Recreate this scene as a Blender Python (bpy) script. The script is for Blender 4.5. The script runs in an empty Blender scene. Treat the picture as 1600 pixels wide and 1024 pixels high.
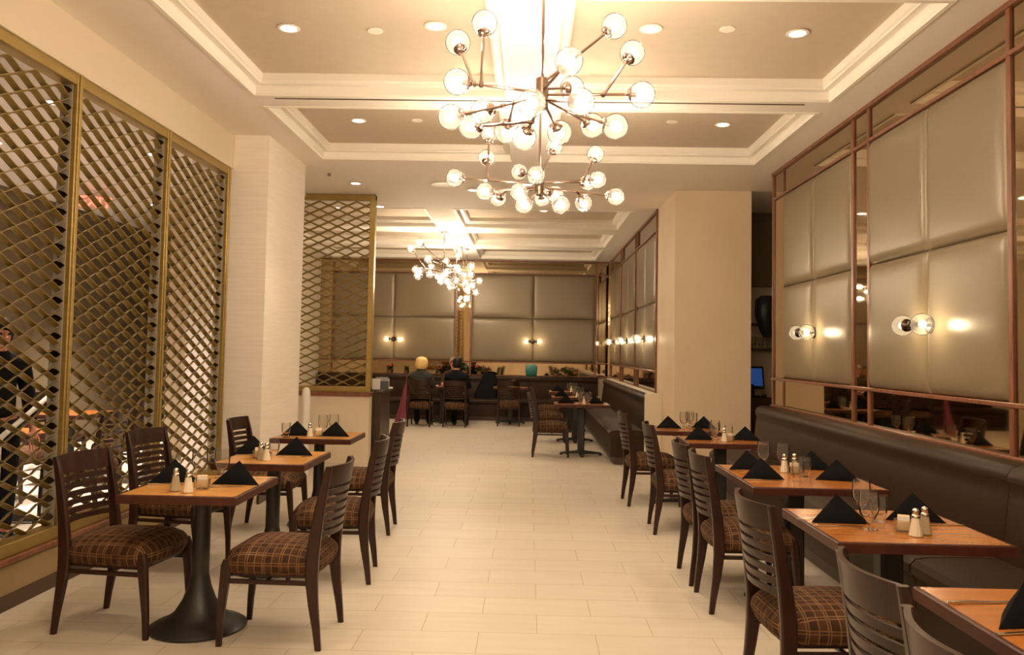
import bpy, bmesh, math, random
from mathutils import Vector, Matrix, Quaternion
random.seed(7)
PI = math.pi
scn = bpy.context.scene
COL = scn.collection
H = 3.55            # ceiling height
XL, XR = -2.9, 2.74  # side walls of the front room
YF = 18.4           # far wall

# ------------------------------------------------------------------ materials
def mat(name, col, rough=.5, metal=0., spec=.5, coat=0.):
    m = bpy.data.materials.new(name); m.use_nodes = True
    b = m.node_tree.nodes['Principled BSDF']
    b.inputs['Base Color'].default_value = (*col, 1)
    b.inputs['Roughness'].default_value = rough
    b.inputs['Metallic'].default_value = metal
    b.inputs['Specular IOR Level'].default_value = spec
    b.inputs['Coat Weight'].default_value = coat
    b.inputs['Coat Roughness'].default_value = .15
    return m
def nd(m, t, **kw):
    n = m.node_tree.nodes.new(t)
    for k, v in kw.items():
        if k in n.inputs: n.inputs[k].default_value = v
        else: setattr(n, k, v)
    return n
def lk(m, a, b): m.node_tree.links.new(a, b)
def bsdf(m): return m.node_tree.nodes['Principled BSDF']
def noise_mat(name, c1, c2, scale=(5, 5, 5), rough=.5, nscale=1., bump=0., coat=0., metal=0., detail=3., spec=.5):
    m = mat(name, c1, rough, metal, spec, coat)
    tc = nd(m, 'ShaderNodeTexCoord'); mp = nd(m, 'ShaderNodeMapping'); mp.inputs['Scale'].default_value = scale
    nz = nd(m, 'ShaderNodeTexNoise'); nz.inputs['Scale'].default_value = nscale; nz.inputs['Detail'].default_value = detail
    rp = nd(m, 'ShaderNodeValToRGB')
    rp.color_ramp.elements[0].color = (*c1, 1); rp.color_ramp.elements[1].color = (*c2, 1)
    rp.color_ramp.elements[0].position = .3; rp.color_ramp.elements[1].position = .7
    lk(m, tc.outputs['Object'], mp.inputs[0]); lk(m, mp.outputs[0], nz.inputs['Vector'])
    lk(m, nz.outputs['Fac'], rp.inputs[0]); lk(m, rp.outputs[0], bsdf(m).inputs['Base Color'])
    if bump:
        bp = nd(m, 'ShaderNodeBump'); bp.inputs['Strength'].default_value = bump; bp.inputs['Distance'].default_value = .01
        lk(m, nz.outputs['Fac'], bp.inputs['Height']); lk(m, bp.outputs[0], bsdf(m).inputs['Normal'])
    return m
def emit(name, col, s):
    m = bpy.data.materials.new(name); m.use_nodes = True
    nt = m.node_tree; nt.nodes.clear()
    o = nt.nodes.new('ShaderNodeOutputMaterial'); e = nt.nodes.new('ShaderNodeEmission')
    e.inputs[0].default_value = (*col, 1); e.inputs[1].default_value = s
    nt.links.new(e.outputs[0], o.inputs[0]); return m
def glass(name, tint=(1, 1, 1), milk=.05, refl=1.0, edge=.25):
    """clear blown glass: see-through, fresnel reflections, a touch of scattering"""
    m = bpy.data.materials.new(name); m.use_nodes = True
    nt = m.node_tree; nt.nodes.clear(); N = nt.nodes.new; L = nt.links.new
    o = N('ShaderNodeOutputMaterial'); tr = N('ShaderNodeBsdfTransparent'); gl = N('ShaderNodeBsdfGlossy'); tl = N('ShaderNodeBsdfTranslucent')
    df = N('ShaderNodeBsdfDiffuse'); ad = N('ShaderNodeMixShader'); ad.inputs[0].default_value = .4
    tr.inputs[0].default_value = (*tint, 1); gl.inputs[0].default_value = (refl, refl, refl, 1); gl.inputs[1].default_value = .03
    L(tl.outputs[0], ad.inputs[1]); L(df.outputs[0], ad.inputs[2])
    m1 = N('ShaderNodeMixShader'); m1.inputs[0].default_value = milk
    L(tr.outputs[0], m1.inputs[1]); L(ad.outputs[0], m1.inputs[2])
    lw = N('ShaderNodeLayerWeight'); lw.inputs[0].default_value = edge
    m2 = N('ShaderNodeMixShader'); L(lw.outputs['Fresnel'], m2.inputs[0]); L(m1.outputs[0], m2.inputs[1]); L(gl.outputs[0], m2.inputs[2])
    L(m2.outputs[0], o.inputs[0]); return m

M = {}
M['ceil'] = noise_mat('ceiling_paint', (.89, .83, .76), (.91, .85, .78), nscale=2, rough=.7)
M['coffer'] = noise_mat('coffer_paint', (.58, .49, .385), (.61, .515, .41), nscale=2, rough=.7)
M['trim_white'] = mat('moulding_paint', (.89, .85, .78), .45)
M['wallpaper'] = noise_mat('wallpaper', (.85, .775, .69), (.91, .835, .745), (3, 3, 60), .65, bump=.05)
M['paint'] = mat('tan_paint', (.70, .60, .46), .6)
M['sill_paint'] = mat('olive_tan_paint', (.30, .21, .10), .6)
M['column'] = noise_mat('column_vinyl', (.74, .59, .42), (.78, .63, .45), (2, 2, 2), .5)
M['wood_red'] = noise_mat('red_brown_wood', (.13, .042, .02), (.24, .085, .04), (12, 12, 1.5), .35, 3, coat=.3)
M['base_dark'] = mat('dark_baseboard', (.06, .03, .016), .4)
M['chair_wood'] = noise_mat('dark_mahogany', (.018, .006, .004), (.034, .011, .007), (14, 14, 3), .34, 3, coat=.08, spec=.35)
M['iron'] = noise_mat('black_cast_iron', (.012, .011, .01), (.02, .018, .016), nscale=60, rough=.42)
M['vinyl'] = noise_mat('dark_brown_vinyl', (.024, .011, .0055), (.031, .015, .008), nscale=30, rough=.46, bump=.08, spec=.22)
M['vinyl_far'] = M['vinyl']
M['cream_vinyl'] = mat('cream_vinyl', (.72, .64, .52), .4)  # end panel; also stands in for light on the far bench's top roll
M['gold'] = noise_mat('olive_brass', (.27, .19, .055), (.34, .245, .08), (2, 2, 30), .42, 3, metal=.55)
M['gold_paint'] = noise_mat('gold_frame_paint', (.36, .25, .08), (.42, .30, .10), (3, 3, 20), .38, 2, metal=.6)
M['channel'] = mat('galvanised_channel', (.55, .53, .5), .4, .6)
M['mirror'] = mat('bronze_mirror', (.46, .36, .23), .03, 1.)
M['padding'] = noise_mat('pearl_beige_vinyl', (.20, .155, .097), (.22, .17, .108), nscale=25, rough=.33, bump=.04, metal=.12)
M['chrome'] = mat('polished_nickel', (.40, .30, .26), .2, 1.)
M['chrome_dark'] = mat('dark_bronze_metal', (.10, .07, .05), .25, 1.)
M['steel'] = mat('stainless_steel', (.7, .67, .6), .22, 1.)
M['white'] = mat('white_enamel', (.8, .77, .7), .4)
M['napkin'] = noise_mat('black_linen', (.004, .004, .005), (.006, .006, .0075), nscale=160, rough=.85, bump=.15, spec=.12)
M['globe'] = glass('clear_globe_glass', (.98, .97, .95), .03, .7, .06)
M['glass'] = glass('drinking_glass', (.97, .96, .94), .04, 1., .13)
M['bulb'] = emit('lamp_filament', (1., .80, .57), 105)
M['sconce_bulb'] = emit('sconce_filament', (1., .80, .50), 110)
M['downlight'] = emit('downlight_lens', (1., .86, .66), 30)
M['downlight_cool'] = emit('cool_downlight_lens', (1., .93, .86), 30)
M['salt'] = mat('salt_filled_glass', (.75, .68, .55), .25, .15)
M['pepper'] = noise_mat('pepper_filled_glass', (.25, .2, .13), (.5, .43, .3), nscale=90, rough=.25)
M['paper'] = mat('white_paper', (.8, .76, .68), .7)
M['pink_paper'] = mat('pink_paper', (.75, .35, .32), .7)
M['yellow_paper'] = mat('yellow_paper', (.8, .6, .16), .7)
M['ceramic'] = glass('caddy_glass', (.93, .86, .72), .16, .9, .15)
M['black_plastic'] = mat('black_plastic', (.012, .012, .013), .35)
M['pink'] = mat('pink_nylon', (.15, .02, .04), .7)
M['teal'] = mat('teal_glaze', (.03, .16, .15), .3)
M['leaf'] = noise_mat('leaf_green', (.02, .05, .012), (.05, .10, .025), nscale=30, rough=.5)
M['flower'] = mat('red_flower', (.35, .04, .02), .6)
M['terracotta'] = mat('clay_pot', (.2, .09, .05), .7)
M['skin'] = mat('skin_tone', (.55, .30, .20), .5)
M['skin_red'] = mat('ruddy_skin_tone', (.58, .24, .16), .5)
M['blonde'] = noise_mat('blonde_hair', (.62, .40, .14), (.75, .52, .22), (40, 40, 4), .45, 2)
M['black_hair'] = mat('black_hair', (.008, .006, .006), .55, spec=.25)
M['grey_hair'] = mat('thin_grey_hair', (.30, .22, .17), .5)
M['charcoal_cloth'] = mat('charcoal_knit', (.045, .045, .04), .85, spec=.1)
M['black_cloth'] = mat('black_wool', (.008, .008, .010), .85, spec=.1)
M['brown_cloth'] = mat('brown_wool', (.05, .032, .02), .85, spec=.1)
M['white_cloth'] = mat('white_cotton', (.75, .72, .68), .8)
M['dark_brown_wall'] = noise_mat('dark_brown_wall_paint', (.13, .09, .055), (.15, .105, .065), nscale=2, rough=.6)
M['annex_wall'] = mat('annex_brown_paint', (.15, .11, .062), .6)
M['annex_white'] = mat('annex_white_paint', (.82, .77, .74), .5)
M['annex_ceil'] = mat('annex_ceiling_paint', (.76, .70, .66), .7)
M['annex_floor'] = noise_mat('annex_pale_tile', (.72, .68, .62), (.78, .74, .68), nscale=3, rough=.3)
M['screen_blue'] = emit('screen_light', (.05, .13, .42), .2)
M['screen_frame'] = mat('screen_bezel', (.01, .01, .012), .3)
M['exit_red'] = emit('exit_sign_red', (1., .10, .06), 3.0)
M['exit_face'] = mat('exit_sign_face', (.7, .62, .55), .4)
M['eye'] = mat('dark_eye', (.01, .008, .006), .1)
M['lip'] = mat('lip_tone', (.35, .10, .08), .5)
M['dark_wood'] = noise_mat('dark_walnut', (.035, .018, .009), (.06, .03, .014), (3, 3, 1), .4, 4)
M['shoe'] = mat('black_leather', (.01, .009, .008), .3)

# table top wood in two tones, with each side's light painted into the colour
M['tabletop_lit'] = noise_mat('lit_tabletop_wood', (.54, .25, .062), (.64, .31, .085), (3, 22, 3), .26, 1.2, coat=.15)  # paler, with the light on the lattice-side tops painted in
M['tabletop'] = noise_mat('tabletop_wood', (.37, .125, .024), (.45, .165, .035), (3, 22, 3), .22, 1.2, coat=.2)  # redder, with the booth side's lighting painted in
M['table_edge'] = noise_mat('tabletop_edge', (.045, .012, .007), (.07, .019, .011), (10, 10, 10), .4, 2, coat=.0, spec=.3)

# floor tiles, running bond
TW, TH = .6175, .30875
def floor_material():
    m = mat('cream_floor_tile', (.7, .62, .5), .28, spec=.32)
    tc = nd(m, 'ShaderNodeTexCoord'); mp = nd(m, 'ShaderNodeMapping')
    mp.inputs['Location'].default_value = (-0.0705 + 20 * TW, -4.415 + 21 * TH, 0)
    lk(m, tc.outputs['Object'], mp.inputs[0])
    br = nd(m, 'ShaderNodeTexBrick'); br.offset = .5; br.offset_frequency = 2; br.squash = 1
    br.inputs['Color1'].default_value = (.585, .52, .43, 1); br.inputs['Color2'].default_value = (.55, .485, .40, 1)
    br.inputs['Mortar'].default_value = (.40, .31, .21, 1); br.inputs['Scale'].default_value = 1
    br.inputs['Mortar Size'].default_value = .0028; br.inputs['Mortar Smooth'].default_value = .1
    br.inputs['Brick Width'].default_value = TW; br.inputs['Row Height'].default_value = TH
    lk(m, mp.outputs[0], br.inputs['Vector'])
    mp2 = nd(m, 'ShaderNodeMapping'); mp2.inputs['Scale'].default_value = (1.2, 9, 1); lk(m, tc.outputs['Object'], mp2.inputs[0])
    nz = nd(m, 'ShaderNodeTexNoise'); nz.inputs['Scale'].default_value = 1.6; nz.inputs['Detail'].default_value = 5; lk(m, mp2.outputs[0], nz.inputs['Vector'])
    mr = nd(m, 'ShaderNodeMapRange'); mr.inputs['To Min'].default_value = .86; mr.inputs['To Max'].default_value = 1.10; lk(m, nz.outputs['Fac'], mr.inputs[0])
    mx = nd(m, 'ShaderNodeMix', data_type='RGBA', blend_type='MULTIPLY'); mx.inputs[0].default_value = 1
    lk(m, br.outputs['Color'], mx.inputs[6]); lk(m, mr.outputs[0], mx.inputs[7]); lk(m, mx.outputs[2], bsdf(m).inputs['Base Color'])
    rr = nd(m, 'ShaderNodeMapRange'); rr.inputs['To Min'].default_value = .36; rr.inputs['To Max'].default_value = .52; lk(m, nz.outputs['Fac'], rr.inputs[0])
    lk(m, rr.outputs[0], bsdf(m).inputs['Roughness'])
    bp = nd(m, 'ShaderNodeBump', invert=True); bp.inputs['Strength'].default_value = .25; bp.inputs['Distance'].default_value = .002
    lk(m, br.outputs['Fac'], bp.inputs['Height']); lk(m, bp.outputs[0], bsdf(m).inputs['Normal'])
    return m
M['floor'] = floor_material()

# woven plaid of the chair seats
def plaid():
    m = mat('brown_plaid_fabric', (.05, .025, .012), .85, spec=.2)
    N = lambda op, a=None, b=None, c=None: None
    tc = nd(m, 'ShaderNodeTexCoord'); sp = nd(m, 'ShaderNodeSeparateXYZ'); lk(m, tc.outputs['Object'], sp.inputs[0])
    ge = nd(m, 'ShaderNodeTexCoord'); sn = nd(m, 'ShaderNodeSeparateXYZ'); lk(m, ge.outputs['Normal'], sn.inputs[0])
    def mth(op, a, b=None):
        n = nd(m, 'ShaderNodeMath', operation=op)
        for i, v in enumerate((a, b)):
            if v is None: continue
            if isinstance(v, (int, float)): n.inputs[i].default_value = v
            else: lk(m, v, n.inputs[i])
        return n.outputs[0]
    def lines(ax, per, offs, w):
        out = None
        for o in offs:
            f = mth('FRACT', mth('ADD', mth('DIVIDE', ax, per), o + 10))
            d = mth('LESS_THAN', mth('ABSOLUTE', mth('SUBTRACT', f, .5)), w / per / 2)
            out = d if out is None else mth('MAXIMUM', out, d)
        return out
    az = mth('ABSOLUTE', sn.outputs[2]); side = mth('LESS_THAN', az, .62)
    ax_ = mth('LESS_THAN', mth('ABSOLUTE', sn.outputs[0]), .75); ay_ = mth('LESS_THAN', mth('ABSOLUTE', sn.outputs[1]), .75)
    lx = mth('MULTIPLY', lines(sp.outputs[0], .085, (0, .13, .52), .0045), ax_)
    ly = mth('MULTIPLY', lines(sp.outputs[1], .085, (0, .13, .55), .0045), ay_)
    lz = mth('MULTIPLY', lines(sp.outputs[2], .05, (0, .25), .004), side)
    ln = mth('MAXIMUM', mth('MAXIMUM', lx, ly), lz)
    ch = nd(m, 'ShaderNodeTexChecker'); ch.inputs['Scale'].default_value = 23.5
    ch.inputs['Color1'].default_value = (.050, .020, .009, 1); ch.inputs['Color2'].default_value = (.014, .007, .004, 1)
    lk(m, tc.outputs['Object'], ch.inputs['Vector'])
    nz = nd(m, 'ShaderNodeTexNoise'); nz.inputs['Scale'].default_value = 11; lk(m, tc.outputs['Object'], nz.inputs['Vector'])
    m1 = nd(m, 'ShaderNodeMix', data_type='RGBA'); m1.inputs[7].default_value = (.075, .032, .013, 1)
    lk(m, mth('MULTIPLY', nz.outputs['Fac'], .8), m1.inputs[0]); lk(m, ch.outputs['Color'], m1.inputs[6])
    m2 = nd(m, 'ShaderNodeMix', data_type='RGBA'); m2.inputs[7].default_value = (.23, .125, .058, 1)
    lk(m, mth('MULTIPLY', ln, mth('MULTIPLY', nz.outputs['Fac'], 1.3)), m2.inputs[0]); lk(m, m1.outputs[2], m2.inputs[6])
    lk(m, m2.outputs[2], bsdf(m).inputs['Base Color'])
    return m
M['plaid'] = plaid()

# ------------------------------------------------------------------ mesh helpers
def box(bm, x0, x1, y0, y1, z0, z1, bev=0.):
    r = bmesh.ops.create_cube(bm, size=1)
    vs = r['verts']
    bmesh.ops.scale(bm, vec=(x1 - x0, y1 - y0, z1 - z0), verts=vs)
    bmesh.ops.translate(bm, vec=((x0 + x1) / 2, (y0 + y1) / 2, (z0 + z1) / 2), verts=vs)
    if bev:
        es = list({e for v in vs for e in v.link_edges})
        bmesh.ops.bevel(bm, geom=es, offset=bev, segments=1, profile=.5, affect='EDGES')
def ring_loft(bm, rings, cap=True, closed=False):
    """rings: list of equal-length point lists"""
    V = [[bm.verts.new(p) for p in r] for r in rings]; n = len(V[0])
    for a, b in zip(V, V[1:]):
        for i in range(n):
            bm.faces.new((a[i], a[(i + 1) % n], b[(i + 1) % n], b[i]))
    if closed:
        a, b = V[-1], V[0]
        for i in range(n): bm.faces.new((a[i], a[(i + 1) % n], b[(i + 1) % n], b[i]))
    elif cap:
        bm.faces.new(V[0][::-1]); bm.faces.new(V[-1])
def lathe(bm, prof, n=20, origin=(0, 0, 0), rot=None):
    rings = []; o = Vector(origin)
    for r, z in prof:
        ring = []
        for i in range(n):
            a = 2 * PI * i / n; p = Vector((max(r, 1e-4) * math.cos(a), max(r, 1e-4) * math.sin(a), z))
            if rot: p = rot @ p
            ring.append(p + o)
        rings.append(ring)
    ring_loft(bm, rings)
def tube(bm, pts, r, n=8):
    pts = [Vector(p) for p in pts]; rs = r if isinstance(r, (list, tuple)) else [r] * len(pts)
    rings = []; up = None
    for i, p in enumerate(pts):
        t = (pts[min(i + 1, len(pts) - 1)] - pts[max(i - 1, 0)]).normalized()
        if up is None: up = Vector((0, 0, 1)) if abs(t.z) < .9 else Vector((1, 0, 0))
        s = t.cross(up).normalized(); up = s.cross(t).normalized()
        rings.append([p + (s * math.cos(2 * PI * k / n) + up * math.sin(2 * PI * k / n)) * rs[i] for k in range(n)])
    ring_loft(bm, rings)
def bars(bm, pts, wx, wy):
    """rectangular section loft along mostly vertical path; wx, wy lists"""
    rings = []
    for p, a, b in zip(pts, wx, wy):
        x, y, z = p; a /= 2; b /= 2; c = min(a, b) * .45
        rings.append([(x - a + c, y - b, z), (x + a - c, y - b, z), (x + a, y - b + c, z), (x + a, y + b - c, z), (x + a - c, y + b, z), (x - a + c, y + b, z), (x - a, y + b - c, z), (x - a, y - b + c, z)])
    ring_loft(bm, rings)
def sphere(bm, c, r, n=16, sc=(1, 1, 1)):
    k = bmesh.ops.create_uvsphere(bm, u_segments=n, v_segments=max(6, n * 2 // 3), radius=r)
    bmesh.ops.scale(bm, vec=sc, verts=k['verts']); bmesh.ops.translate(bm, vec=c, verts=k['verts'])
def mesh_of(name, bm, m, angle=35):
    bmesh.ops.recalc_face_normals(bm, faces=bm.faces)
    me = bpy.data.meshes.new(name); bm.to_mesh(me); bm.free()
    for p in me.polygons: p.use_smooth = True
    me.set_sharp_from_angle(angle=math.radians(angle))
    if m: me.materials.append(m)
    return me
def obj(name, bm, m, parent=None, loc=None, rotz=0, angle=35):
    me = bm if isinstance(bm, bpy.types.Mesh) else mesh_of(name, bm, M[m] if isinstance(m, str) else m, angle)
    o = bpy.data.objects.new(name, me); COL.objects.link(o)
    if parent: o.parent = parent
    if loc: o.location = loc
    if rotz: o.rotation_euler = (0, 0, rotz)
    return o
def tag(o, label, cat, group=None, kind=None):
    o['label'] = label; o['category'] = cat
    if group: o['group'] = group
    if kind: o['kind'] = kind
    return o
def thing(name, label, cat, loc=(0, 0, 0), rotz=0, group=None):
    o = bpy.data.objects.new(name, None); COL.objects.link(o); o.empty_display_size = .1
    o.location = loc; o.rotation_euler = (0, 0, rotz)
    return tag(o, label, cat, group)
def dup(root, loc, rotz=0, label=None, group=None):
    r = root.copy(); COL.objects.link(r); r.location = loc; r.rotation_euler = (0, 0, rotz)
    if label: r['label'] = label
    if group: r['group'] = group
    for ch in list(root.children):
        c = ch.copy(); COL.objects.link(c); c.parent = r
        for g in ch.children:
            d = g.copy(); COL.objects.link(d); d.parent = c
    return r
def struct(name, bm, m, label=None, cat=None, angle=35):
    o = obj(name, bm, m, angle=angle); o['kind'] = 'structure'
    if label: o['label'] = label
    if cat: o['category'] = cat
    return o
def B(*boxes, bev=0.):
    bm = bmesh.new()
    for b in boxes: box(bm, *b, bev=bev)
    return bm

# ------------------------------------------------------------------ room shell
struct('floor', B((-4.9, 4.4, -2.2, 18.6, -.1, 0)), 'floor', 'cream stone tile floor laid in running bond', 'floor')
struct('floor_annex', B((-7.0, -4.9, -2.2, 14.8, -.1, 0)), 'annex_floor', 'pale floor of the room beyond the lattice', 'floor')

coffers = []
for x0, x1 in ((-2.265, -.215), (.166, 2.38)):
    for y0, y1 in ((.25, 2.1), (2.45, 4.31), (4.64, 6.50), (6.84, 8.70)): coffers.append((x0, x1, y0, y1))
for x0, x1 in ((-4.4, -1.56), (-1.10, 1.44)):
    for y0, y1 in ((11.75, 13.5), (14.1, 15.8), (16.3, 18.0)): coffers.append((x0, x1, y0, y1))
RISE = .15
def build_ceiling():
    bm = bmesh.new()
    def q(x0, x1, y0, y1, z):
        bm.faces.new([bm.verts.new(p) for p in ((x0, y0, z), (x0, y1, z), (x1, y1, z), (x1, y0, z))])
    # each zone: rows of the coffers, cut into strips
    def zone(x0, x1, y0, y1, cs):
        xs = sorted({x0, x1} | {c[0] for c in cs} | {c[1] for c in cs}); ys = sorted({y0, y1} | {c[2] for c in cs} | {c[3] for c in cs})
        for a, b in zip(xs, xs[1:]):
            for c, d in zip(ys, ys[1:]):
                mx, my = (a + b) / 2, (c + d) / 2
                if not any(k[0] < mx < k[1] and k[2] < my < k[3] for k in cs): q(a, b, c, d, H)
    zone(XL - .05, 4.3, -2.1, 10.0, coffers[:8]); zone(-4.85, 4.3, 10.0, 18.5, coffers[8:])
    return bm
def build_coffer_panels():
    bm = bmesh.new()
    for x0, x1, y0, y1 in coffers: bm.faces.new([bm.verts.new(p) for p in ((x0, y0, H + RISE), (x0, y1, H + RISE), (x1, y1, H + RISE), (x1, y0, H + RISE))])
    return bm
struct('ceiling_coffers', build_coffer_panels(), 'coffer', 'tan painted panels inside the ceiling coffers', 'ceiling')
struct('ceiling', build_ceiling(), 'ceil', 'cream ceiling with recessed coffers', 'ceiling')
struct('ceiling_slab', B((-7.0, 4.4, -2.2, 18.6, H + .2, H + .3)), 'ceil', 'slab above the coffers', 'ceiling')
for i, (x0, x1, y0, y1) in enumerate(coffers):
    bm = bmesh.new()
    prof = [(-.03, -.008), (0, -.008), (.004, .0), (.012, .008), (.012, .06), (.02, .068), (.07, .07), (.072, .082), (.088, .092), (.09, RISE + .002), (-.03, RISE + .002)]
    rings = []
    for u, z in prof:
        rings.append([(x0 + u, y0 + u, H + z), (x1 - u, y0 + u, H + z), (x1 - u, y1 - u, H + z), (x0 + u, y1 - u, H + z)])
    ring_loft(bm, rings, closed=True)
    struct(f'trim_{i + 1}', bm, 'trim_white', 'white stepped crown moulding around a ceiling coffer', 'moulding', angle=20)

# left side: sill wall, header, end pier, far-left
struct('wall_left_sill', B((-3.06, XL, 2.4, 7.78, 0, .26)), 'sill_paint', 'low olive tan sill wall under the lattice', 'wall')
struct('wall_left', B((-3.06, XL, 2.4, 7.78, 3.22, H), (-3.06, XL, -2.1, 2.4, 0, H)), 'paint', 'tan header wall above the lattice', 'wall')
struct('wall_pier', B((-3.06, -2.55, 7.78, 9.05, 0, H)), 'wallpaper', 'cream textured pier at the end of the lattice wall', 'wall')
struct('wall_return', B((-3.5, -3.0, 8.25, 9.05, 0, H), (-3.5, -3.4, 9.05, 11.1, 0, H)), 'annex_white', 'white wall of the room beyond the lattice', 'wall')
struct('wall_far_return', B((-4.9, -3.4, 10.95, 11.1, 0, H)), 'paint', 'tan wall returning behind the dividing screen', 'wall')
struct('wall_far_left', B((-4.9, -4.75, 11.0, 18.6, 0, H)), 'paint', 'tan side wall of the far dining area', 'wall')
struct('wall_far', B((-4.9, 1.95, YF, YF + .15, 0, H)), 'paint', 'tan wall behind the far padded panels', 'wall')
struct('wall_back', B((-7.0, 4.4, -2.2, -2.1, 0, H + .2)), 'wallpaper', 'cream wall behind the viewer', 'wall')
struct('wall_right', B((XR, XR + .15, -2.1, 9.13, 0, H)), 'paint', 'tan wall behind the padded booth panels', 'wall')
struct('wall_far_right', B((1.82, 1.97, 11.45, 18.6, 0, H)), 'paint', 'tan wall behind the far booth', 'wall')
struct('wall_column', B((1.80, 2.75, 10.14, 11.5, 0, H), bev=.006), 'column', 'wide plain tan column between the booths', 'column')
struct('wall_nook', B((1.97, 4.4, 11.9, 12.0, 0, 2.5), (4.3, 4.4, 8.0, 12, 0, H), (2.8, 4.4, 8.0, 8.1, 0, H)), 'paint', 'tan wall of the service nook beside the column', 'wall')
struct('wall_nook_bulkhead', B((1.97, 4.4, 11.7, 12.0, 2.5, H)), 'dark_brown_wall', 'dark bulkhead above the service nook', 'wall')
struct('wall_annex', B((-7.0, -6.8, -2.2, 14.8, 0, H + .1)), 'annex_wall', 'brown wall of the room beyond the lattice', 'wall')
struct('wall_annex_end', B((-6.9, -4.9, 14.6, 14.8, 0, H + .1), (-4.95, -4.9, 11.1, 14.8, 0, H)), 'annex_wall', 'brown end wall of the room beyond the lattice', 'wall')
struct('ceiling_annex', B((-7.0, -3.0, -2.2, 11.0, H - .04, H + .1), (-7.0, -4.9, 11.0, 14.8, H - .04, H + .1)), 'annex_ceil', 'pale ceiling of the room beyond the lattice', 'ceiling')
struct('baseboard_left', B((XL - .01, XL + .012, 2.4, 7.77, 0, .085), (-2.56, -2.538, 7.77, 9.06, 0, .085)), 'base_dark', 'dark brown baseboard under the lattice wall', 'baseboard')
nt = 40
def trim(label, *bx, m='wood_red', bev=.004):
    global nt
    nt += 1
    return struct(f'trim_{nt}', B(*bx, bev=bev), m, label, 'trim')
trim('red brown wooden sill cap under the lattice', (-3.06, XL + .025, 2.4, 7.78, .258, .29))
trim('thin cream edge along the header bottom', (XL - .01, XL + .012, 2.4, 7.80, 3.215, 3.235), m='paint')
trim('cream edge beside the header', (XL - .01, XL + .014, 7.765, 7.785, 3.22, H), m='paint')
# linear diffuser slot in the cross beam
tag(obj('air_slot', B((-2.13, 2.21, 6.585, 6.603, H - .004, H + .001)), 'chrome_dark'), 'long thin dark air slot in the ceiling beam between coffers', 'vent')

# ------------------------------------------------------------------ lattice screens
def lattice_mesh(name, width, height, per=.25, pitch=.056, depth=.034, th=.0045):
    """expanded-metal lattice in the XZ plane, strips `depth` deep along Y"""
    bm = bmesh.new(); rows = int(height / pitch); n = int(width / per * 10)
    for r in range(rows):
        sgn = 1 if r % 2 else -1; rings = []
        for i in range(n + 1):
            x = width * i / n; c = math.cos(2 * PI * x / per)
            w = math.asin(.96 * c) / math.asin(.96)
            z = (r + .5) * pitch + sgn * w * (pitch / 2 - th / 2)
            k = .0085; rings.append([(x, -depth / 2, z - th / 2 + k), (x, depth / 2, z - th / 2 - k), (x, depth / 2, z + th / 2 - k), (x, -depth / 2, z + th / 2 + k)])
        ring_loft(bm, rings)
    return mesh_of(name, bm, M['gold'], 50)
scr = thing('lattice_screen', 'tall gold expanded-metal lattice screen standing on the sill wall beside the tables', 'screen', (-2.96, 2.45, .29))
obj('bottom_rail', B((-.05, .055, 0, 5.30, 0, .075), bev=.004), 'gold_paint', scr)
obj('top_rail', B((-.05, .055, 0, 5.30, 2.855, 2.93), bev=.004), 'gold_paint', scr)
lat = lattice_mesh('lattice_panel', 1.235, 2.78)
for k in range(5):
    y = k * 1.305
    yy = min(y, 5.235)
    bm = B((-.05, .062, yy, yy + .065, 0, 2.93), bev=.004); box(bm, .062, .07, yy + .018, yy + .047, .0, 2.93, bev=.003)
    obj('post', bm, 'gold_paint', scr)
    if k:
        c = obj('mounting_channel', B((-.045, .03, yy - .006, yy, .075, 2.855)), 'channel', scr)
        bm = bmesh.new()
        for j in range(9): lathe(bm, [(.006, 0), (.006, .003), (.0, .004)], 8, (-.012, yy - .006, .25 + j * .3), Matrix.Rotation(PI / 2, 3, 'X'))
        obj('screws', bm, 'black_plastic', c)
        if k == 1:
            bm = bmesh.new(); pts = [(-.045, -.02), (-.02, -.026), (.01, -.018), (.032, 0), (.01, .018), (-.02, .026), (-.045, .02)]
            ring_loft(bm, [[(a, -.018, b) for a, b in pts], [(a, -.006, b) for a, b in pts]]); clip = mesh_of('edge_clip', bm, M['chrome_dark'])
        for j in range(25): obj('edge_clip', clip, None, c, (0, yy, .13 + j * .112))
for k in range(4):
    o = obj('lattice_panel', lat, None, scr, (0, .066 + k * 1.305, .075), PI / 2)

half = struct('wall_divider', B((-3.5, -2.075, 10.68, 10.86, 0, .87)), 'paint', 'tan half wall under the dividing lattice', 'wall')
trim('wooden cap on the dividing half wall', (-3.5, -2.06, 10.65, 10.89, .87, .925))
scr2 = thing('lattice_screen', 'smaller gold lattice screen on the half wall beside the host stand', 'screen', (-3.4, 10.77, .925))
obj('bottom_rail', B((0, 1.33, -.05, .05, 0, .07), bev=.004), 'gold_paint', scr2)
obj('top_rail', B((0, 1.33, -.05, .05, 2.55, 2.62), bev=.004), 'gold_paint', scr2)
for x in (0, 1.26): obj('post', B((x, x + .07, -.055, .055, 0, 2.62), bev=.004), 'gold_paint', scr2)
obj('lattice_panel', lattice_mesh('lattice_panel', 1.19, 2.48, depth=.036), None, scr2, (.07, 0, .07))

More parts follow.
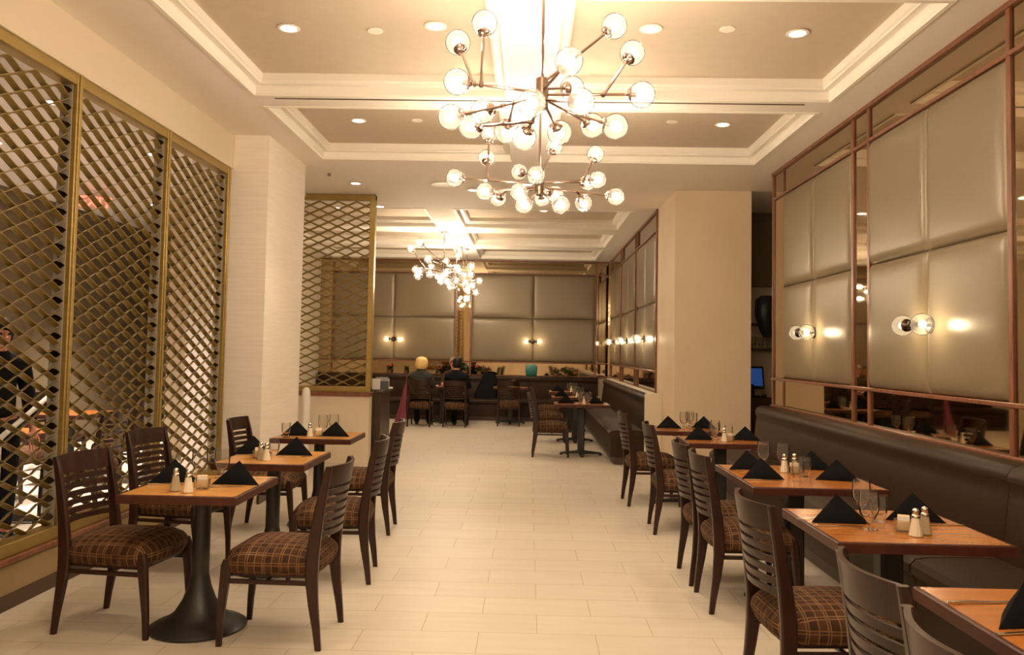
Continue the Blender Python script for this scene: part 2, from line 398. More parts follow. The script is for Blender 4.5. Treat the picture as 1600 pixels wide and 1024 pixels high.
# ------------------------------------------------------------------ padded walls
def pillow_mesh(name, w, h, d=.045, n=22):
    """a puffed vinyl cushion in the XZ plane bulging towards -Y"""
    bm = bmesh.new(); V = []
    def prof(t): # t 0..1 across
        e = min(t, 1 - t) * 1.0
        return e
    us = [0, .004, .012, .025, .045, .075, .12, .2, .35, .5]; us = us + [1 - u for u in us[-2::-1]]
    for j, v in enumerate(us):
        row = []
        for u in us:
            ex = min(u, 1 - u) * w; ez = min(v, 1 - v) * h
            f = lambda e: 1 - math.exp(-e / .028)
            y = -d * (f(ex) * f(ez)) ** .7 * (1 + .15 * math.sin(PI * u) * math.sin(PI * v))
            wr = .0025 * math.sin(u * 37) * math.exp(-ez / .05) + .0025 * math.sin(v * 31 + 1) * math.exp(-ex / .05)
            row.append(bm.verts.new((u * w, y + wr * (1 if ex > .01 and ez > .01 else 0), v * h)))
        V.append(row)
    for a, b in zip(V, V[1:]):
        for i in range(len(us) - 1): bm.faces.new((a[i], a[i + 1], b[i + 1], b[i]))
    return mesh_of(name, bm, M['padding'], 70)
Z0, Z1, ZM = 1.262, 3.235, 2.24
def padded(label, w, place, rz):
    t = thing('padded_wall_panel', label, 'wall panel', place, rz, 'padded vinyl wall panels')
    key = round(w, 3)
    me = pillow_mesh('cushion', w / 2, ZM - Z0), pillow_mesh('cushion', w / 2, Z1 - ZM)
    for k in range(2):
        obj('cushion', me[0], None, t, (k * w / 2, 0, 0)); obj('cushion', me[1], None, t, (k * w / 2, 0, ZM - Z0))
    return t
def mirror(label, *b):
    return tag(obj('wall_mirror', B(b)), label, 'mirror', 'bronze wall mirrors') if False else tag(obj('wall_mirror', B(b), 'mirror'), label, 'mirror', 'bronze wall mirrors')

# right wall: faces -X.  place with local x -> -Y  (rotz = -90deg), bulge -Y -> -X
secR = [(8.755, 6.88, 'padded panel of four beige vinyl cushions at the column end of the near booth wall'),
        (6.56, 4.64, 'padded panel of four beige vinyl cushions carrying the sconce above the middle booth tables'),
        (4.32, 2.40, 'padded panel of four beige vinyl cushions above the booth end nearest the viewer')]
for a, b, l in secR:
    padded(l, a - b, (XR - .006, a, Z0), -PI / 2)
XF = XR - .018
for i, (a, b) in enumerate(((8.755, 9.12), (6.56, 6.88), (4.32, 4.64))):
    nm = ('at the column end of the near booth wall', 'between the two sconce panels of the booth wall', 'past the near sconce panel of the booth wall')[i]
    mirror('tall narrow bronze mirror strip ' + nm, XF, XR, a, b, Z0, Z1)
    mirror('small bronze mirror above the strip ' + nm, XF, XR, a, b, 3.26, H - .03)
    mirror('small bronze mirror below the narrow strip ' + nm, XF, XR, a, b, .96, 1.235)
for i, (a, b) in enumerate(((6.88, 8.755), (4.64, 6.56), (2.40, 4.32))):
    nm = ('column-end padded panel', 'middle padded panel', 'padded panel nearest the viewer')[i]
    mirror('long bronze transom mirror above the ' + nm, XF, XR, a, b, 3.26, H - .03)
    mirror('long bronze mirror between the booth back and the ' + nm, XF, XR, a, b, .96, 1.235)
tw = .022
for y in (9.12, 8.755, 6.88, 6.56, 4.64, 4.32, 2.40):
    big = y in (6.88, 6.56, 4.64, 9.12, 4.32)
    trim('vertical red brown wood trim on the booth wall', (XR - (.034 if big else .03), XR, y - tw, y + tw, .95, H)) if big else \
        trim('short red brown wood trim on the booth wall', (XR - .03, XR, y - .016, y + .016, .95, 1.25), (XR - .03, XR, y - .016, y + .016, 3.24, H))
for z, d, hh in ((.945, .05, .018), (1.248, .045, .014), (3.247, .04, .014), (H - .018, .045, .018)):
    trim('horizontal red brown wood trim along the booth wall', (XR - d, XR, 2.1, 9.14, z - hh, z + hh))

# far right wall (X = 1.82): sections
XFR = 1.82
secF = [(11.56, 13.55), (13.80, 15.70), (15.95, 17.85)]
nmF = ('next to the plain column', 'in the middle of the far booth wall', 'in the far corner')
for i, (a, b) in enumerate(secF):
    padded('padded beige wall panel above the far booth ' + nmF[i], b - a, (XFR - .006, b, Z0), -PI / 2)
    mirror('bronze transom mirror above the far booth ' + nmF[i], XFR - .018, XFR, a, b, 3.26, H - .03)
    mirror('bronze mirror behind the far booth back ' + nmF[i], XFR - .018, XFR, a, b, .96, 1.235)
for i, (a, b) in enumerate(((13.55, 13.80), (15.70, 15.95), (17.85, 18.36))):
    mirror('narrow bronze mirror strip on the far booth wall ' + ('between the first two panels', 'between the last two panels', 'against the far corner')[i], XFR - .018, XFR, a, b, .96, H - .03)
for y in (11.5, 13.55, 13.80, 15.70, 15.95, 17.85):
    trim('vertical red brown trim on the far booth wall', (XFR - .045, XFR, y - tw, y + tw, .95, H))
for z, d, hh in ((.945, .05, .018), (1.248, .045, .014), (3.247, .04, .014), (H - .018, .045, .018)):
    trim('horizontal red brown trim along the far booth wall', (XFR - d, XFR, 11.48, 18.38, z - hh, z + hh))
# far wall (faces -Y)
for i, (a, b) in enumerate(((-4.45, -1.65), (-1.315, 1.5))):
    padded('wide padded beige panel on the far end wall ' + ('behind the two seated diners', 'above the empty far tables')[i], b - a, (a, YF - .006, Z0), 0)
    mirror('bronze transom mirror on the far end wall ' + ('behind the far chandeliers', 'near the far corner')[i], a, b, YF - .018, YF, 3.26, H - .03)
    mirror('low bronze mirror on the far end wall ' + ('behind the seated diners', 'behind the empty far tables')[i], a, b, YF - .018, YF, .96, 1.235)
for i, (a, b) in enumerate(((-4.75, -4.45), (-1.65, -1.315), (1.5, 1.8))):
    mirror('upright bronze mirror strip on the far end wall ' + ('seen through the dividing lattice', 'between its two padded panels', 'beside the far corner')[i], a, b, YF - .018, YF, .96, H - .03)
for x in (-4.45, -1.65, -1.315, 1.5):
    trim('vertical red brown trim on the far end wall', (x - .02, x + .02, YF - .045, YF, .95, H))
for z, d, hh in ((.945, .05, .018), (1.248, .045, .014), (3.247, .04, .014), (H - .018, .045, .018)):
    trim('horizontal red brown trim along the far end wall', (-4.75, 1.82, YF - d, YF, z - hh, z + hh))

# ------------------------------------------------------------------ booths
def bench(label, length, loc, rz, seat_d=.70, back_t=.20, wood=False, top=.95, cap=False, grp=None):
    """local: runs along +X from 0..length, sitter faces -Y, back plane at y=0 (wall)"""
    t = thing('banquette', label, 'banquette', loc, rz, grp)
    obj('kick_base', B((.03, length - .03, -seat_d + .07, -.02, 0, .1)), 'base_dark', t)
    obj('seat_box', B((0, length, -seat_d + .02, -.01, .1, .36), bev=.008), 'vinyl', t)
    bm = bmesh.new()
    # cushioned seat, lofted along the length
    rings = []
    sec = [(-back_t - .02, .36), (-seat_d + .01, .36), (-seat_d - .012, .385), (-seat_d - .012, .425), (-seat_d + .015, .452), (-seat_d + .08, .463), (-seat_d / 2, .468), (-back_t - .02, .455)]
    for x, s in ((0.004, .985), (.02, 1), (length - .02, 1), (length - .004, .985)):
        rings.append([(x, -seat_d / 2 + (y + seat_d / 2) * s, .41 + (z - .41) * s) for y, z in sec])
    ring_loft(bm, rings); obj('seat', bm, 'vinyl', t)
    bm = bmesh.new(); rings = []
    sec = [(-.004, .36), (-back_t - .035, .36), (-back_t - .045, .45), (-back_t - .01, .78), (-back_t + .0, .83), (-back_t - .015, .86), (-back_t - .018, .90), (-back_t + .005, .935), (-back_t + .05, .95), (-.05, top), (-.004, top - .01)]
    for x, s in ((0.0, .97), (.018, 1), (length - .018, 1), (length, .97)):
        rings.append([(x, -.12 + (y + .12) * s, .66 + (z - .66) * s) for y, z in sec])
    ring_loft(bm, rings); obj('backrest', bm, 'vinyl', t, angle=50)
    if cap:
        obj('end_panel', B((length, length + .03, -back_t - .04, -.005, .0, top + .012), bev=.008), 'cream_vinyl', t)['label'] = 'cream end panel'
        obj('lit_top_strip', B((0.25, length + .03, -back_t + .03, -.05, top, top + .012), bev=.005), 'cream_vinyl', t)['label'] = 'light on the top roll, painted as a cream strip'  # pale colour stands in for light caught on the top roll
    return t
bench('dark brown vinyl booth bench running along the near padded wall to the column end', 4.74, (XR - .01, 9.10, 0), -PI / 2, seat_d=.71)
bench('dark brown vinyl booth bench section beside the tables nearest the viewer', 3.36, (XR - .01, 4.355, 0), -PI / 2, seat_d=.71)
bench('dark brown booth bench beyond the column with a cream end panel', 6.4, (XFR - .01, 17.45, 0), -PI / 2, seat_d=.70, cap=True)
bench('dark brown booth bench along the far end wall behind the diners', 6.25, (-4.70, YF - .01, 0), 0, seat_d=.90, back_t=.25)

# ------------------------------------------------------------------ chairs
def make_chair():
    t = thing('dining_chair', '', 'chair')
    w = .215
    for s in (-1, 1):   # rear leg and back post in one sweep
        bm = bmesh.new()
        pts = [(s * w, -.245, 0), (s * w, -.233, .10), (s * w, -.215, .22), (s * (w - .003), -.203, .34), (s * (w - .004), -.203, .44), (s * (w - .004), -.214, .55), (s * (w - .004), -.232, .68), (s * (w - .003), -.252, .80), (s * (w - .002), -.275, .905)]
        bars(bm, pts, [.026, .028, .032, .034, .034, .032, .030, .028, .024], [.030, .038, .050, .062, .066, .060, .052, .044, .030])
        obj('leg', bm, 'chair_wood', t)
    for s in (-1, 1):
        bm = bmesh.new()
        pts = [(s * .205, .262, 0), (s * .207, .258, .12), (s * .210, .246, .26), (s * .210, .232, .40), (s * .208, .225, .43)]
        bars(bm, pts, [.026, .030, .036, .040, .036], [.028, .034, .044, .052, .046])
        obj('leg', bm, 'chair_wood', t)
    # curved crest and slats between the posts
    def slat(bm, z0, z1, th=.014, bow=.055):
        n = 12; rings = []
        def yb(z): # centre line of post at height z
            return -.203 - (max(z, .44) - .44) * .155
        for i in range(n + 1):
            u = -1 + 2 * i / n; x = u * (w - .008); b = bow * (1 - u * u)
            ya, yb_ = yb(z0) - b, yb(z1) - b
            rings.append([(x, ya - th / 2, z0), (x, ya + th / 2, z0), (x, yb_ + th / 2, z1), (x, yb_ - th / 2, z1)])
        ring_loft(bm, rings)
    bm = bmesh.new(); slat(bm, .80, .905, .018); obj('crest_rail', bm, 'chair_wood', t)
    bm = bmesh.new()
    for k in range(6): slat(bm, .545 + k * .0425, .545 + k * .0425 + .027)
    obj('back_slats', bm, 'chair_wood', t)
    # upholstered seat: rounded trapezoid outline, domed
    bm = bmesh.new(); rings = []; n = 40
    def outline(inset, z):
        ring = []
        for i in range(n):
            a = 2 * PI * i / n; c, s = math.cos(a), math.sin(a); p = 5.
            rr = (abs(c) ** p + abs(s) ** p) ** (-1 / p)
            x, y = c * rr, s * rr
            hw = .232 + .012 * y - inset; hd = .245 - inset
            ring.append((x * hw, y * hd + .012, z))
        return ring
    for ins, z in ((.03, .362), (.006, .366), (-.004, .385), (-.010, .41), (-.006, .437), (.012, .462), (.045, .482), (.09, .495), (.15, .503), (.205, .506)): rings.append(outline(ins, z))
    ring_loft(bm, rings); obj('seat', bm, 'plaid', t, angle=60)
    obj('seat_frame', B((-.20, .20, -.205, .235, .345, .368), bev=.004), 'chair_wood', t)
    bm = bmesh.new()
    for s in (-1, 1): box(bm, s * .205 - .010, s * .205 + .010, -.21, .24, .312, .334, bev=.003)
    box(bm, -.2, .2, .02, .04, .314, .332, bev=.003)
    obj('stretcher', bm, 'chair_wood', t)
    return t
CH0 = make_chair(); ch_used = [False]
def chair(x, y, rz, label, group):
    """rz: direction the sitter faces, degrees from +Y counter-clockwise"""
    r = math.radians(rz)
    if not ch_used[0]:
        ch_used[0] = True; CH0.location = (x, y, 0); CH0.rotation_euler = (0, 0, r); CH0['label'] = label; CH0['group'] = group; return CH0
    return dup(CH0, (x, y, 0), r, label, group)
FX, FMX = -90, 90     # facing +X, facing -X
g = 'dark wood chairs at the lattice-side tables'
chair(-2.155, 4.41, FX - 7, 'dark wood plaid chair by the lattice at the round-based table third from the pier', g)
chair(-1.255, 4.315, FMX - 2, 'dark wood plaid chair on the aisle side of the table third from the pier', g)
chair(-2.40, 5.66, FX - 8, 'dark wood plaid chair by the lattice at the table second from the pier', g)
chair(-1.255, 5.435, FMX + 5, 'dark wood plaid chair on the aisle side of the table second from the pier', g)
chair(-2.13, 6.75, FX, 'dark wood plaid chair by the lattice at the table next to the pier', g)
chair(-1.355, 6.82, FMX + 2, 'dark wood plaid chair on the aisle side of the table next to the pier', g)
g = 'dark wood chairs facing the near booth'
chair(1.245, 8.31, FX + 2, 'dark wood slat-back chair at the booth table beside the plain column', g)
chair(1.325, 7.07, FX - 2, 'dark wood slat-back chair at the second booth table from the column', g)
chair(1.325, 5.60, FX, 'dark wood slat-back chair on the column end of the long four-place booth table', g)
chair(1.33, 5.035, FX, 'dark wood slat-back chair on the viewer end of the long four-place booth table', g)
chair(1.235, 3.51, FX + 3, 'dark wood slat-back chair at the fourth booth table from the column', g)
chair(1.265, 2.40, FX, 'dark wood slat-back chair cut by the frame at the booth table nearest the viewer', g)
chair(1.195, 1.80, FX, 'dark wood chair whose crest shows at the bottom edge of the picture', g)
g = 'dark wood chairs in the far dining area'
chair(-2.11, 16.08, 0, 'dark wood chair under the blonde diner', g)
chair(-1.42, 16.10, 0, 'dark wood chair under the dark-haired diner', g)
chair(-.38, 16.54, 0, 'empty dark wood chair with its back turned, beside the seated diners', g)
chair(.325, 11.88, FX, 'dark wood chair at the far booth table closest to the column', g)
chair(.36, 13.75, FX, 'dark wood chair at the second far booth table from the column', g)
chair(.36, 15.55, FX, 'dark wood chair at the last far booth table before the end wall', g)
g = 'dark chairs beyond the lattice'
chair(-4.9, 6.6, FX + 8, 'dark chair beyond the lattice next to the white handrail', g)
chair(-4.95, 7.75, FX, 'dark chair beyond the lattice between the two dark tables', g)
chair(-4.4, 8.9, FMX, 'dark chair beyond the lattice close to the white wall', g)
chair(-5.6, 9.6, FX, 'dark chair beyond the lattice against the brown wall', g)
chair(-3.95, 7.25, FMX, 'dark chair beyond the lattice directly behind the middle lattice panel', g)

# ------------------------------------------------------------------ tables
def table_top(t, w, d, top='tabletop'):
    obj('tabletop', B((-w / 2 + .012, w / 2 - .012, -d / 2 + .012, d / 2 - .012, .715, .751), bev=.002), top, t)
    bm = bmesh.new(); rings = []
    for o, z in ((-.014, .712), (0, .708), (.0, .745), (-.004, .750), (-.014, .7515)):
        rings.append([(sx * (w / 2 + o), sy * (d / 2 + o), z) for sx, sy in ((-1, -1), (1, -1), (1, 1), (-1, 1))])
    ring_loft(bm, rings, closed=True); obj('edge_band', bm, 'table_edge', t)['label'] = 'dark red-brown edge'
def table_disc(label, x, y, w, d, group, rz=0, n=28):
    t = thing('dining_table', label, 'table', (x, y, 0), rz, group); table_top(t, w, d, 'tabletop_lit')
    bm = bmesh.new(); lathe(bm, [(.235, 0), (.248, .004), (.25, .014), (.236, .024), (.18, .045), (.125, .085), (.085, .15), (.058, .225), (.047, .28)], 36)
    obj('base', bm, 'iron', t)
    bm = bmesh.new(); lathe(bm, [(.046, .27), (.046, .69)], 20); obj('column', bm, 'iron', t)
    obj('top_plate', B((-.16, .16, -.16, .16, .69, .712)), 'iron', t)
    return t
def table_cross(label, x, y, w, d, group, rz=0):
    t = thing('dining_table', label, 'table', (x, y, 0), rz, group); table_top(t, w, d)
    bm = bmesh.new()
    for a in range(4):
        R = Matrix.Rotation(a * PI / 2, 3, 'Z')
        k = []
        for xx, hw, z0, z1 in ((.0, .04, .02, .075), (.1, .035, .02, .06), (.26, .028, .018, .042), (.30, .02, .018, .034)):
            k.append([R @ Vector(p) for p in ((xx, -hw, z0), (xx, hw, z0), (xx, hw, z1), (xx, -hw, z1))])
        ring_loft(bm, k)
        lathe(bm, [(.024, 0), (.026, .012), (.02, .024)], 12, R @ Vector((.285, 0, 0)))
    obj('base', bm, 'iron', t)
    obj('column', B((-.05, .05, -.05, .05, .05, .69), bev=.012), 'iron', t)
    obj('top_plate', B((-.16, .16, -.16, .16, .69, .712)), 'iron', t)
    return t
g = 'tables along the lattice'
table_disc('wooden table on a flared black pedestal, third from the pier along the lattice', -1.735, 4.385, .60, .685, g)
table_disc('wooden table on a black pedestal, second from the pier along the lattice', -1.715, 5.55, .60, .70, g)
table_disc('wooden table on a black pedestal standing next to the cream pier', -1.775, 6.99, .66, .60, g)
g = 'tables along the near booth'
table_cross('wooden booth table nearest the viewer, cut by the picture edge', 1.66, 2.27, .76, .97, g)
table_cross('wooden booth table with two goblets, fourth from the column', 1.625, 3.73, .72, .73, g)
table_cross('long four-place wooden booth table in the middle of the booth', 1.68, 5.19, .77, .95, g)
table_cross('wooden booth table, second from the column', 1.70, 7.27, .66, .62, g)
table_cross('wooden booth table standing beside the plain column', 1.60, 8.30, .66, .60, g)
g = 'tables in the far dining area'
table_cross('far booth table closest to the plain column', .79, 12.05, .80, .62, g)
table_cross('second far booth table from the column', .80, 13.85, .80, .62, g)
table_cross('last far booth table before the end wall', .80, 15.65, .80, .62, g)
table_cross('table in front of the two seated diners', -1.76, 16.85, 1.15, .62, g)
table_cross('empty far table in front of the end bench', -.36, 17.05, .72, .55, g)
g = 'dark tables beyond the lattice'
table_cross('dark table beyond the lattice near the handrail', -4.35, 6.75, .7, .7, g)
table_cross('dark table beyond the lattice near the white wall', -4.95, 8.75, .7, .7, g)

# ------------------------------------------------------------------ table settings
TZ = .7525
def make_napkin():
    bm = bmesh.new()
    A, Bp, C, D = Vector((-.13, -.05, 0)), Vector((.13, -.05, 0)), Vector((.0, .005, .122)), Vector((0, .095, 0))
    n = 8
    cen = (A + Bp + C + D) / 4
    def tri(P, Q, R, bulge):
        nrm = (Q - P).cross(R - P).normalized()
        if nrm.dot(cen - P) > 0: nrm = -nrm
        rows = []
        for i in range(n + 1):
            row = []
            for j in range(n + 1 - i):
                a, b = i / n, j / n; c = 1 - a - b
                w = 27 * a * b * c
                p = P * c + Q * b + R * a + nrm * (bulge * w + .0035 * math.sin(14 * b + 3 * a) * w)
                row.append(bm.verts.new(p))
            rows.append(row)
        for i in range(n):
            for j in range(n - i):
                bm.faces.new((rows[i][j], rows[i][j + 1], rows[i + 1][j]))
                if j < n - i - 1: bm.faces.new((rows[i][j + 1], rows[i + 1][j + 1], rows[i + 1][j]))
    tri(A, Bp, C, .010); tri(Bp, D, C, .006); tri(D, A, C, .006); tri(A, D, Bp, 0)
    for v in bm.verts: v.co.z = max(v.co.z, 0)
    bmesh.ops.remove_doubles(bm, verts=bm.verts, dist=.0005)
    return mesh_of('folded_napkin', bm, M['napkin'], 30)
NAP = make_napkin()
def napkin(x, y, where, rz=0):
    tag(obj('folded_napkin', NAP, None, None, (x, y, TZ), rz), 'black tent-folded napkin ' + where, 'napkin', 'black folded napkins')
def goblet_mesh():
    bm = bmesh.new()
    lathe(bm, [(.0, 0), (.034, 0), (.036, .003), (.028, .008), (.012, .014), (.009, .024), (.011, .034), (.016, .042), (.03, .055), (.040, .078), (.043, .105), (.041, .14), (.039, .165), (.0375, .165), (.0395, .14), (.0412, .105), (.038, .079), (.028, .058), (.008, .048), (.0, .047)], 24)
    return mesh_of('water_goblet', bm, M['glass'], 40)
GOB = goblet_mesh()
def goblet(x, y, where, s=1.):
    o = tag(obj('water_goblet', GOB, None, None, (x, y, TZ)), 'clear water goblet ' + where, 'glass', 'water goblets'); o.scale = (s, s, s)
def make_tumbler():
    bm = bmesh.new()
    lathe(bm, [(.0, 0), (.031, 0), (.033, .004), (.026, .012), (.024, .02), (.034, .04), (.038, .07), (.037, .12), (.0355, .12), (.0362, .07), (.032, .043), (.01, .03), (0, .03)], 12)
    return mesh_of('tumbler', bm, M['glass'], 20)
TUM = make_tumbler()
def tumbler(x, y, where):
    tag(obj('tumbler', TUM, None, None, (x, y, TZ)), 'short faceted tumbler ' + where, 'glass', 'faceted tumblers')
def shaker_parts(m):
    b = bmesh.new(); lathe(b, [(.027, 0), (.029, .004), (.027, .012), (.019, .055), (.0155, .078)], 10)
    c = bmesh.new(); lathe(c, [(.0165, .076), (.017, .084), (.0155, .088), (.0105, .092), (.013, .098), (.014, .105), (.011, .113), (.004, .117)], 14)
    return mesh_of('shaker_body', b, M[m], 20), mesh_of('cap', c, M['steel'], 50)
SALT, PEP = shaker_parts('salt'), shaker_parts('pepper')
def shaker(x, y, kind, where):
    t = thing(kind + '_shaker', ('fluted white salt shaker ' if kind == 'salt' else 'fluted dark pepper shaker ') + where, 'shaker', (x, y, TZ), 0, kind + ' shakers')
    p = SALT if kind == 'salt' else PEP
    obj('shaker_body', p[0], None, t); obj('cap', p[1], None, t)
def caddy_mesh():
    bm = bmesh.new(); rings = []
    for a, b, z in ((.034, .024, 0), (.036, .026, .003), (.038, .028, .05), (.036, .026, .05), (.034, .024, .006)):
        rings.append([(-a, -b, z), (a, -b, z), (a, b, z), (-a, b, z)])
    ring_loft(bm, rings); return mesh_of('sugar_caddy', bm, M['ceramic'], 30)
CAD = caddy_mesh()
PKT = {k: mesh_of('sugar_packet', B((-.024, .024, -.0035, .0035, 0, .062), bev=.0015), M[k + ('_paper' if k != 'paper' else '')]) for k in ('paper', 'pink', 'yellow')}
def caddy(x, y, where, rz=.3):
    tag(obj('sugar_caddy', CAD, None, None, (x, y, TZ), rz), 'small glass sugar caddy ' + where, 'caddy', 'sugar caddies')
    for k, (c, cn) in enumerate((('paper', 'white'), ('pink', 'pink'), ('yellow', 'yellow'))):
        off = (-.013 + k * .0125)
        p = (x - math.sin(rz) * off, y + math.cos(rz) * off, TZ + .007)
        o = tag(obj('sugar_packet', PKT[c], None, None, p, rz), cn + ' sugar packet in the caddy ' + where, 'packet', 'sugar packets')
def knife_mesh():
    bm = bmesh.new()
    rings = [[(x, -w, z0), (x, w, z0), (x, w, z1), (x, -w, z1)] for x, w, z0, z1 in ((-.11, .006, .001, .007), (-.06, .0075, .001, .008), (-.01, .0055, .001, .006), (0, .008, .001, .004), (.06, .0095, .001, .003), (.10, .006, .001, .003), (.11, .001, .001, .002))]
    ring_loft(bm, rings); return mesh_of('table_knife', bm, M['steel'], 40)
def fork_mesh():
    bm = bmesh.new()
    rings = [[(x, -w, z0), (x, w, z0), (x, w, z1), (x, -w, z1)] for x, w, z0, z1 in ((-.10, .007, .001, .004), (-.06, .006, .002, .005), (0, .0035, .003, .006), (.03, .004, .003, .006), (.045, .012, .002, .004), (.06, .0125, .002, .004))]
    ring_loft(bm, rings)
    for k in range(4): box(bm, .06, .098, -.0115 + k * .0066, -.0115 + k * .0066 + .003, .0025, .0045)
    return mesh_of('fork', bm, M['steel'], 40)
KN, FK = knife_mesh(), fork_mesh()
def knife(x, y, a, where): tag(obj('table_knife', KN, None, None, (x, y, TZ), math.radians(a)), 'steel table knife ' + where, 'knife', 'table knives')
def fork(x, y, a, where): tag(obj('fork', FK, None, None, (x, y, TZ), math.radians(a)), 'steel fork ' + where, 'fork', 'forks')

w = 'on the lattice-side table third from the pier'
napkin(-1.57, 4.455, 'on the aisle half of the table third from the pier'); napkin(-1.93, 4.47, 'on the lattice half of the table third from the pier', .35)
goblet(-1.845, 4.60, 'beside the lattice-half napkin, table third from the pier'); goblet(-1.725, 4.62, 'behind the aisle-half napkin, table third from the pier')
shaker(-1.72, 4.15, 'salt', w); shaker(-1.80, 4.185, 'pepper', w); caddy(-1.695, 4.27, w, .2)
knife(-1.60, 4.33, 8, w + ', before the aisle napkin'); fork(-1.50, 4.60, 35, w + ', behind the aisle napkin'); knife(-1.91, 4.36, 5, w + ', before the lattice-half napkin')
w = 'on the lattice-side table second from the pier'
napkin(-1.61, 5.70, 'on the aisle half of the lattice-side table second from the pier'); napkin(-1.92, 5.72, 'on the lattice half of the table second from the pier', .3)
shaker(-1.71, 5.36, 'salt', w); shaker(-1.765, 5.41, 'pepper', w); caddy(-1.80, 5.48, w, .2); tumbler(-1.74, 5.62, w)
fork(-1.57, 5.57, 10, w); knife(-1.88, 5.58, 5, w)
w = 'on the lattice-side table next to the pier'
napkin(-1.63, 6.95, 'on the aisle half of the table next to the pier'); napkin(-1.96, 6.94, 'on the lattice half of the table next to the pier', .2)
shaker(-1.82, 6.83, 'salt', w); caddy(-1.765, 6.90, w); goblet(-1.77, 7.07, w + ', beside the caddy'); goblet(-1.70, 7.17, w + ', behind the aisle napkin'); tumbler(-2.0, 6.76, w)
w = 'on the booth table nearest the viewer'
napkin(1.44, 2.40, w, .15); knife(1.40, 2.575, 8, w + ', behind the napkin'); fork(1.385, 2.30, 10, w + ', before the napkin')
napkin(1.85, 2.10, 'on the bench side of the booth table nearest the viewer'); goblet(1.62, 2.16, w)
w = 'on the booth table fourth from the column'
napkin(1.42, 3.79, 'on the aisle half of the booth table fourth from the column', -.05); napkin(1.80, 3.87, 'on the bench half of the booth table fourth from the column', -.2)
goblet(1.495, 3.62, 'beside the aisle napkin, booth table fourth from the column'); goblet(1.60, 3.96, 'at the back of the booth table fourth from the column')
shaker(1.645, 3.51, 'salt', w); shaker(1.705, 3.555, 'pepper', w); caddy(1.635, 3.60, w, -.4); tumbler(1.615, 3.80, w)
knife(1.385, 3.675, 3, w + ', before the aisle napkin'); fork(1.345, 3.83, 12, w + ', behind the aisle napkin'); knife(1.88, 3.75, 5, w + ', near the bench')
w = 'on the long four-place booth table'
napkin(1.435, 5.06, 'at the viewer-end aisle place of the long booth table'); napkin(1.455, 5.46, 'at the column-end aisle place of the long booth table')
napkin(1.90, 5.52, 'at the column-end bench place of the long booth table', -.2); napkin(1.895, 5.06, 'at the viewer-end bench place of the long booth table', -.25)
goblet(1.60, 5.58, w + ', nearer its aisle edge'); goblet(1.705, 5.50, w + ', nearer its bench edge'); tumbler(1.63, 4.97, w + ', between the front napkins'); tumbler(1.735, 5.16, w + ', in the middle')
shaker(1.665, 5.34, 'salt', w); shaker(1.735, 5.36, 'pepper', w); caddy(1.705, 5.27, w, .1)
knife(1.42, 4.97, 2, w + ', viewer-end aisle place'); fork(1.41, 5.37, 4, w + ', column-end aisle place')
w = 'on the second booth table from the column'
napkin(1.51, 7.27, 'on the aisle half of the second booth table from the column'); napkin(1.93, 7.30, 'on the bench half of the second booth table from the column', -.2)
goblet(1.62, 7.14, w + ', near its front edge'); goblet(1.68, 7.36, w + ', near its back edge'); shaker(1.705, 7.13, 'salt', w); caddy(1.755, 7.16, w); tumbler(1.79, 7.32, w)
w = 'on the booth table beside the plain column'
napkin(1.43, 8.36, 'on the aisle half of the booth table beside the column'); napkin(1.80, 8.40, 'on the bench half of the booth table beside the column', -.2)
goblet(1.585, 8.34, w + ', near the napkins'); goblet(1.67, 8.47, w + ', near its back edge'); goblet(1.66, 8.25, w + ', near its front edge')
for x, y, tn in ((.79, 12.05, 'far booth table closest to the column'), (.80, 13.85, 'second far booth table from the column'), (.80, 15.65, 'last far booth table before the end wall')):
    napkin(x - .23, y, 'on the aisle side, ' + tn); napkin(x + .20, y + .02, 'on the bench side, ' + tn)
    goblet(x - .03, y - .17, 'at the front of the ' + tn); goblet(x + .10, y - .16, 'by the bench on the ' + tn); goblet(x + .04, y + .1, 'at the back of the ' + tn)
    shaker(x + .02, y - .22, 'salt', 'on the ' + tn); tumbler(x + .07, y - .05, 'in the middle of the ' + tn)
goblet(-.30, 16.95, 'on the empty far table before the end bench'); napkin(-.52, 17.0, 'on the empty far table before the end bench')
goblet(-1.7, 16.8, 'on the diners\' table, between them'); 
bm = bmesh.new(); lathe(bm, [(0, 0), (.07, 0), (.075, .004), (.12, .014), (.122, .018), (.07, .009), (0, .008)], 28)
tag(obj('dinner_plate', bm, 'white', None, (-1.95, 16.75, TZ)), 'white dinner plate before the blonde diner', 'plate')

# ------------------------------------------------------------------ chandeliers
GR = .073
def globe_meshes():
    g = bmesh.new(); sphere(g, (0, 0, 0), GR, 24); gm = mesh_of('globe', g, M['globe'], 180)
    b = bmesh.new(); sphere(b, (0, 0, .004), .030, 14, (1, 1, 1.15)); bu = mesh_of('bulb', b, M['bulb'], 180)
    b2 = bmesh.new(); sphere(b2, (0, 0, .004), .022, 14, (1, 1, 1.15)); bs = mesh_of('bulb', b2, M['sconce_bulb'], 180)
    c = bmesh.new(); lathe(c, [(.0, -.092), (.010, -.092), (.012, -.084), (.018, -.081), (.034, -.074), (.040, -.064), (.038, -.058), (.032, -.062), (.014, -.064), (.0125, -.024), (.0, -.022)], 20)
    cu = mesh_of('cup', c, M['chrome'], 40)
    c2 = bmesh.new(); lathe(c2, [(.0, -.092), (.010, -.092), (.012, -.084), (.018, -.081), (.036, -.074), (.044, -.064), (.042, -.058), (.032, -.062), (.014, -.064), (.0125, -.024), (.0, -.022)], 20)
    cd = mesh_of('cup', c2, M['chrome_dark'], 40)
    return gm, bu, bs, cu, cd
GM, BU, BS, CU, CD = globe_meshes()
